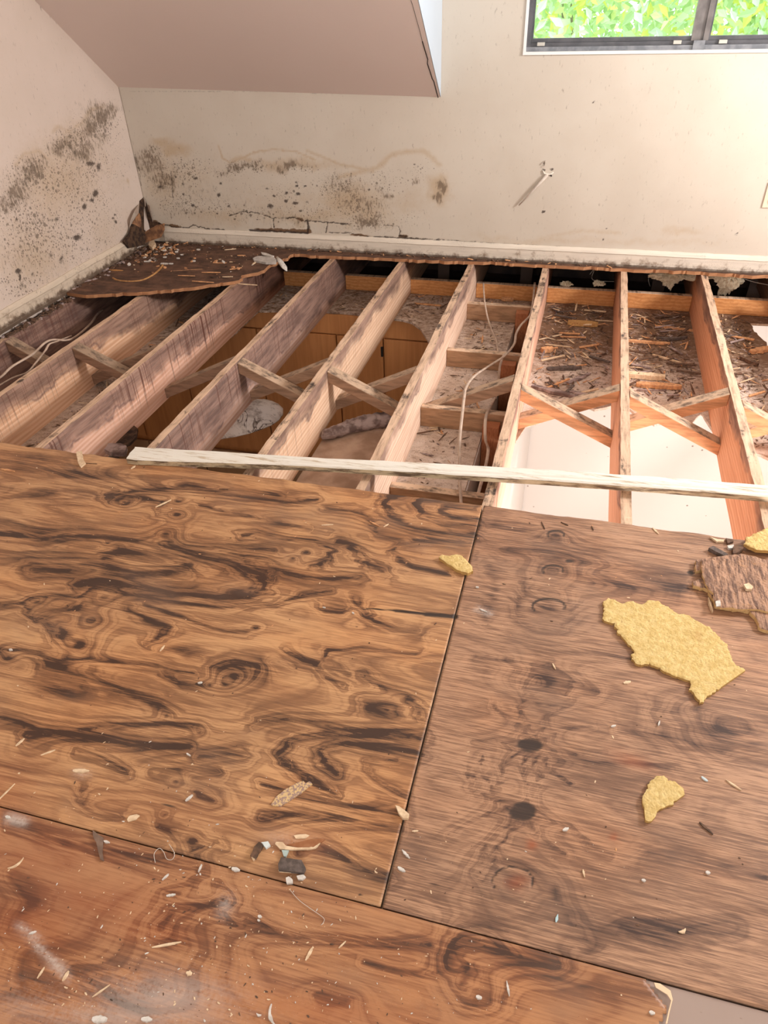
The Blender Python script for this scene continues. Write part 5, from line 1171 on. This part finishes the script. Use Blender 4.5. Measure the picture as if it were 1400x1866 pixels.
bigbits(1062,722,.14,.04,-.35,mRoll,'second torn strip nearer the broken edge',.012)
bigbits(1385,640,.12,.05,.6,mSpl,'orange chunk right of the right-edge joist',.014)
bigbits(1365,660,.1,.03,-.8,mSplD,'dark splinter right of the right-edge joist',.014)
bigbits(780,556,.16,.014,-.05,mSpl,'clean orange splinter on the board between two left-middle joists',.008)
bigbits(925,548,.07,.03,.0,mSpl,'orange chip behind the farthest short block',.02)
rnd = random.Random(77)
mixm = [mSpl, mSplD, mSplP, mRoll, mGry, mSplD]
for i in range(46):
    b = bays[2] if i % 2 else bays[1]
    if i % 7 == 0: b = bays[3]
    x = rnd.uniform(b[0]+.05, b[1]-.05); y = rnd.uniform(b[2]+.04, b[3]-.06); L = rnd.uniform(.05,.15)
    n0 = rnd.uniform(.006,.016); an = rnd.gauss(0,.5); ww = rnd.uniform(.005,.014)
    L = min(L, 2*min(x-b[0], b[1]-x)/max(.3, abs(math.cos(an))))
    ob = MB().beam((x-L/2*math.cos(an), y-L/2*math.sin(an), ZB+.006), (x+L/2*math.cos(an), y+L/2*math.sin(an), ZB+.006+n0), ww, .005, (-math.sin(an), math.cos(an), .2)).build('wood_splinter', mixm[i % 6])
    cn = ['orange', 'dark', 'pale', 'greyish', 'charcoal', 'dark'][i % 6]; bn = 'seam joist and straight joist' if b is bays[1] else ('straight joist and right-edge joist' if b is bays[2] else 'right-edge joist and frame edge')
    dn_ = 'far' if y > 3.75 else ('middle' if y > 3.3 else 'near')
    tag(rebase(ob), '%s wood splinter in the %s part of the bay between %s' % (cn, dn_, bn), 'splinter', 'splinters, %s, %s, %s' % (cn, dn_, bn))

# ---- debris on the corner remnant
cp = onz(300, 500)
thread([(206,507),(215,511),(235,513),(258,511),(276,503),(290,492),(297,483)], .006, simple('rusty_bent_strip', (.50,.27,.10), (.34,.16,.06), 60), 'bent_strip', 'rusty curved strip lying on the dark corner remnant', 'strip', z=.008)
sliver(212,494,.09,.03,.0,simple('rusty_flake', (.45,.22,.07)),'rusty_flake','rusty flake left of the curved strip near the left baseboard','flake',z=.002,th=.006)
chip([(274,445),(282,443),(285,449),(279,457),(272,452)], .004, .02, mSplP, 'plaster_lump','tan plaster lump in the corner below the torn wall','crumb')
for i, (x, y, L, w_, lab) in enumerate(((268,478,.035,.012,'flat white crumb left of centre on the dark corner remnant'),(300,482,.045,.02,'white crumb at the end of the rusty curved strip'),(312,482,.025,.014,'white crumb just right of the strip end'),(301,470,.02,.014,'white oval crumb above the strip end'),(310,463,.018,.012,'white crumb third from the corner lump'),(322,460,.018,.014,'white crumb fourth from the corner lump'),(325,472,.018,.01,'white crumb near the middle of the remnant'),(354,477,.016,.016,'round white crumb near the middle of the remnant'),(362,456,.022,.006,'thin white crumb close to the back baseboard'))):
    sliver(x, y, L, w_, .1, mCrumb, 'plaster_crumb', lab, 'crumb', z=.002, th=.008, taper=.6)
for i, (x, y, L, w_, an, m, lab) in enumerate(((340,503,.10,.008,.1,mSpl,'orange splinter near the front of the corner remnant'),(385,497,.11,.012,.15,mSpl,'orange splinter near the right part of the corner remnant'),(370,514,.13,.010,.0,mSpl,'long orange splinter at the front edge of the corner remnant'),(330,494,.09,.006,.4,mSpl,'slanting thin splinter on the corner remnant'),(400,480,.08,.01,.1,mSpl,'short splinter below the back baseboard on the remnant'),(355,492,.09,.006,.3,mSpl,'thin splinter right of the slanting one'),(430,490,.07,.012,.6,mSpl,'orange splinter near the right edge of the remnant'),(452,519,.11,.008,-.02,mSplP,'pale splinter sticking out past the remnant edge over the drip-streaked joist'),(440,466,.05,.012,.2,mSpl,'orange chip near the loose white fragments'),(420,455,.07,.006,.5,mSplP,'pale splinter under the back baseboard'),(415,505,.06,.006,.2,mSplP,'small pale splinter near the torn edge'))):
    sliver(x, y, L, w_, an, m, 'wooden_splinter', lab, 'splinter', z=.010 if y > 495 else .002, th=.004)
chip([(461,474),(470,470),(500,472),(504,477),(503,482),(485,482),(464,478)], .001, .012, simple('grey_plaster_piece', (.58,.54,.50), (.42,.38,.35), 50, .8), 'plaster_piece','grey-white flat plaster piece at the right end of the corner remnant','plaster')
ob = MB(); a = onz(505,468,.012); b = onz(523,494,-.03); ob.tube([a, a.lerp(b,.3), a.lerp(b,.75), b], [.006,.017,.017,.003], 8, .35)
tag(rebase(ob.build('plaster_sliver', mCrumb, smooth=True)), 'pointed white sliver hanging off the right end of the corner remnant', 'plaster')
chip([(476,461),(486,463),(500,468),(496,470),(478,465)], .002, .006, mCrumb, 'plaster_sliver','white strip behind the grey-white plaster piece','plaster')
scatter('corner_crumbs', 520, lambda r: (-2.56+abs(r.gauss(0,.09)), 3.85+r.gauss(0,.12)) if r.random() < .55 else (r.uniform(-2.5,-1.8), r.uniform(3.5,4.03)), [mCrumb, mRot, mSplP, mRot, mSpl, mRotO], .0055, 'white and tan plaster crumbs heaped in the far left corner', 'crumbs', 9, (1,2.2), .001, .7)
def lb_fn(r):
    y = r.uniform(2.6,3.9); return XW+.020+abs(r.gauss(0,.022)), y
scatter('baseboard_crumbs', 700, lb_fn, [mSplD, mRot, mRoll, mSplD], .0065, 'dark crumbly dirt along the foot of the left baseboard', 'dirt', 10, (1,2.5), lambda x, y: .001 if y > 3.15 else -.016, .8)
scatter('edge_crumbs', 420, lambda r: (r.uniform(-2.5,.2), r.uniform(4.03,4.052)), [mSplD, mSpl, mRot, mSplD], .0035, 'splintery dirt along the foot of the back baseboard', 'dirt', 12, (1,4), .0005, .6)

# =================================================================== LONG WHITE BOARD
t = NT('flaking_white_paint', .6, .3); g = t.n('ShaderNodeNewGeometry'); p = g.outputs['Position']; N = t.xyz(g.outputs['Normal'])
n1 = t.noise(1, 6, t.map((6,80,80), vec=p), .7); n2 = t.noise(60, 4, p)
c = t.mix(t.step(n1, .52, .68), (.80,.76,.68), (.45,.33,.20)); c = t.mix(t.step(n1, .66, .74), c, (.10,.07,.045))
c = t.mix(t.step(N[2], .3, .75, 1, 0), c, t.mix(t.step(n1, .42, .62), (.62,.50,.33), (.16,.11,.07)))
t.col(c); t.bump(t.add(n1, n2), .5, .002); mBoard = t.m
st = [(-1.425,1.728,1.800),(-1.36,1.731,1.806),(-1.1,1.772,1.836),(-.79,1.818,1.864),(-.4,1.862,1.915),(0,1.904,1.961),(.33,1.934,1.990),(.655,1.958,2.014),(.9,1.978,2.034),(1.25,2.0,2.058)]
V = []; F = []; N_ = 8
fine = []
for i in range(len(st)-1):
    for k in range(8):
        u = k/8; fine.append(tuple(a*(1-u)+b*u for a, b in zip(st[i], st[i+1])))
fine.append(st[-1])
sec = [(0,0),(1,0),(1,.8),(.92,1),(.35,1),(.25,.86),(.08,.84),(0,.7)]
for x, ya, yb in fine:
    for u, v in sec:
        nz = .0012*mnoise.noise(Vector((x*22, u*7, v*5)))
        V.append((x+ (.0 if x > -1.42 else (1-u)*.05), ya+(yb-ya)*u+nz, .001+v*.026+nz))
m_ = len(sec)
for i in range(len(fine)-1):
    for k in range(m_): a = i*m_+k; b = i*m_+(k+1) % m_; F.append((a, b, b+m_, a+m_))
F.append(tuple(range(m_))[::-1]); F.append(tuple((len(fine)-1)*m_+k for k in range(m_)))
ob = link('trim_board', V, F, mBoard); bm = bmesh.new(); bm.from_mesh(ob.data); bmesh.ops.recalc_face_normals(bm, faces=bm.faces); bm.to_mesh(ob.data); bm.free()
tag(rebase(ob), 'long white board with flaking paint laid across the joists along the plywood edge', 'board')

# =================================================================== CABLES
def cable(pts3, r, mat, label, name='electrical_cable'):
    P = [Vector(q) for q in pts3]; S_ = []
    for i in range(len(P)-1):
        p0 = P[max(i-1,0)]; p1 = P[i]; p2 = P[i+1]; p3 = P[min(i+2,len(P)-1)]
        for k in range(8):
            u = k/8; S_.append(.5*((2*p1)+(p2-p0)*u+(2*p0-5*p1+4*p2-p3)*u*u+(3*p1-p0-3*p2+p3)*u**3))
    S_.append(P[-1]); mb = MB(); mb.tube(S_, r, 10, .7); o = mb.build(name, mat, smooth=True); rebase(o)
    return tag(o, label, 'cable')
mCab = simple('cable_sheath', (.60,.46,.36), (.44,.33,.26), 30, .5)
cable([onz(881,515,-.15),onz(883,545,-.14),onz(888,575,-.16),onz(896,600,-.19),onz(905,622,-.235),onz(908,650,-.242)], .0045, mCab, 'thin cable dropping from the rear board behind the short block')
cable([onz(975,515,-.12),onz(971,555,-.10),onz(966,575,-.09),onz(950,592,-.10),onz(941,608,-.12),onz(938,625,-.14),onz(928,640,-.145),onz(918,648,-.15),onz(912,665,-.17),onz(910,680,-.20),onz(908,700,-.245),onz(903,728,-.28)], .006, mCab, 'cable curving along the seam joist and down through the dark slot')
cable([onz(927,641,-.148),onz(918,650,-.140),onz(890,668,-.12),onz(865,685,-.09),onz(850,705,-.07),onz(846,725,-.06),onz(842,760,-.07),onz(838,800,-.11),onz(838,830,-.14),onz(838,880,-.18),onz(840,905,-.2),onz(842,950,-.21)], .006, mCab, 'cable hanging freely over the brace left of the dark slot')
cable([onz(902,725,-.27),onz(891,745,-.16),onz(885,765,-.135),onz(885,800,-.18),onz(890,820,-.22),onz(885,850,-.23),onz(877,880,-.24),onz(868,915,-.24),onz(860,960,-.24)], .0065, mCab, 'cable passing over the nearer short block and along the seam joist')
cable([onz(-30,702,-.10),onz(0,688,-.06),onz(22,668,-.03),onz(60,645,-.015),onz(83,624,.004),onz(100,619,-.008),onz(122,620,-.02),onz(140,612,-.08),onz(165,590,-.14),onz(180,570,-.16),onz(210,545,-.17),onz(235,520,-.17)], .0065, mCab, 'cable looping over the joist with dark knots at the far left')
cable([onz(-30,720,-.14),onz(20,690,-.11),onz(50,678,-.06),onz(70,655,-.03),onz(83,638,.004),onz(90,627,.006),onz(104,622,-.004),onz(130,612,-.09)], .005, mCab, 'second cable crossing the first one at the far left')
mWire = simple('thin_white_wire', (.62,.56,.50))
cable([ony(1345,500,4.28),ony(1355,507,4.28),ony(1375,514,4.28),ony(1405,520,4.28)], .003, mWire, 'thin wire in the dark gap at the right edge under the baseboard', 'thin_wire')
cable([ony(1075,500,4.30),ony(1083,492,4.30),ony(1081,510,4.30),ony(1120,513,4.30)], .0025, mWire, 'thin wire in the dark gap left of the straight joist', 'thin_wire')
cable([ony(1185,522,4.28),ony(1182,508,4.28),ony(1188,495,4.28),ony(1200,488,4.28)], .002, mWire, 'fine curved wire in the dark gap left of the insulation', 'thin_wire')

# =================================================================== OUTSIDE
gm = simple('garden_ground', (.16,.24,.08), (.22,.30,.11), 1)
struct('ground', MB().box(-9, 12, 5.2, 22, -3.2, -3.1), gm)
def leafmat(name, c):
    t = NT(name, .5, .3); t.col(c); t.b.inputs['Subsurface Weight'].default_value = 0
    tr = t.n('ShaderNodeBsdfTranslucent'); tr.inputs[0].default_value = (*[min(1, k*1.2) for k in c], 1)
    mx = t.n('ShaderNodeMixShader'); mx.inputs[0].default_value = .45
    out = [n for n in t.t.nodes if n.type == 'OUTPUT_MATERIAL'][0]
    t.t.links.new(t.b.outputs[0], mx.inputs[1]); t.t.links.new(tr.outputs[0], mx.inputs[2]); t.t.links.new(mx.outputs[0], out.inputs[0]); return t.m
LM = [leafmat('leaf_green', (.52,.70,.38)), leafmat('leaf_pale_green', (.70,.86,.58)), leafmat('leaf_mint', (.76,.90,.78)), leafmat('leaf_yellow', (.95,.90,.28)), leafmat('leaf_lime', (.78,.88,.44))]
def bush(cx, cy, cz, rx, ry, rz, n, seed, label, w):
    r = random.Random(seed); V = []; F = []; MI = []
    for _ in range(n):
        while True:
            a, b, c_ = (r.uniform(-1,1) for _ in range(3))
            d_ = a*a+b*b+c_*c_
            if .35 < d_ < 1: break
        p_ = Vector((cx+a*rx, cy+b*ry, cz+c_*rz)); L = r.uniform(.07,.14); wd = L*.26
        t_ = Vector((r.gauss(0,1), r.gauss(0,.6), r.gauss(-.3,.8))).normalized(); n_ = Vector((r.gauss(0,.7), -1+r.gauss(0,.5), r.gauss(.8,.5))); s_ = t_.cross(n_).normalized(); u_ = s_.cross(t_)
        k = len(V); V += [p_, p_+t_*L*.45+s_*wd+u_*.01, p_+t_*L, p_+t_*L*.45-s_*wd+u_*.01, p_+t_*L*.45]
        mi = r.choices(range(5), w)[0]; F += [(k,k+1,k+4),(k+1,k+2,k+4),(k+2,k+3,k+4),(k+3,k,k+4)]; MI += [mi]*4
    me = bpy.data.meshes.new('leaves'); me.from_pydata(V, [], F)
    for m in LM: me.materials.append(m)
    me.polygons.foreach_set('material_index', MI); me.update()
    root = empty('garden_bush', (cx, cy, -3.1)); tag(root, label, 'bush')
    o = bpy.data.objects.new('leaves', me); COL.objects.link(o); o.parent = root; o.matrix_parent_inverse = Matrix.Translation(-root.location)
    mb = MB()
    for k in range(9):
        a = r.uniform(0, 6.28); e = Vector((cx+math.cos(a)*rx*.6, cy+math.sin(a)*ry*.6, cz+r.uniform(-.2,.6)*rz)); s0 = Vector((cx+r.uniform(-.1,.1), cy, -3.1))
        mb.tube([s0, s0.lerp(e,.5)+Vector((0,0,.2)), e], [.04,.025,.008], 6)
    mb.build('branches', simple('branch_bark', (.30,.26,.20)), root)
bush(.35, 7.4, .2, 1.5, .9, 2.0, 16000, 1, 'leafy green bush with yellow leaves outside the left window pane', [3,4,3,2.4,3])
bush(2.9, 9.3, .2, 1.6, .9, 2.0, 15000, 2, 'pale green bush outside the right window pane', [3,5,5,.8,2])
bush(-1.6, 9.3, .0, 1.3, .9, 1.9, 7000, 3, 'green bush outside, mostly hidden left of the window', [3,4,3,1.5,2])
bush(1.4, 11.6, .3, 4.2, .9, 2.6, 15000, 4, 'far pale hedge filling the gaps behind the bushes outside', [3,5,5,1,2])
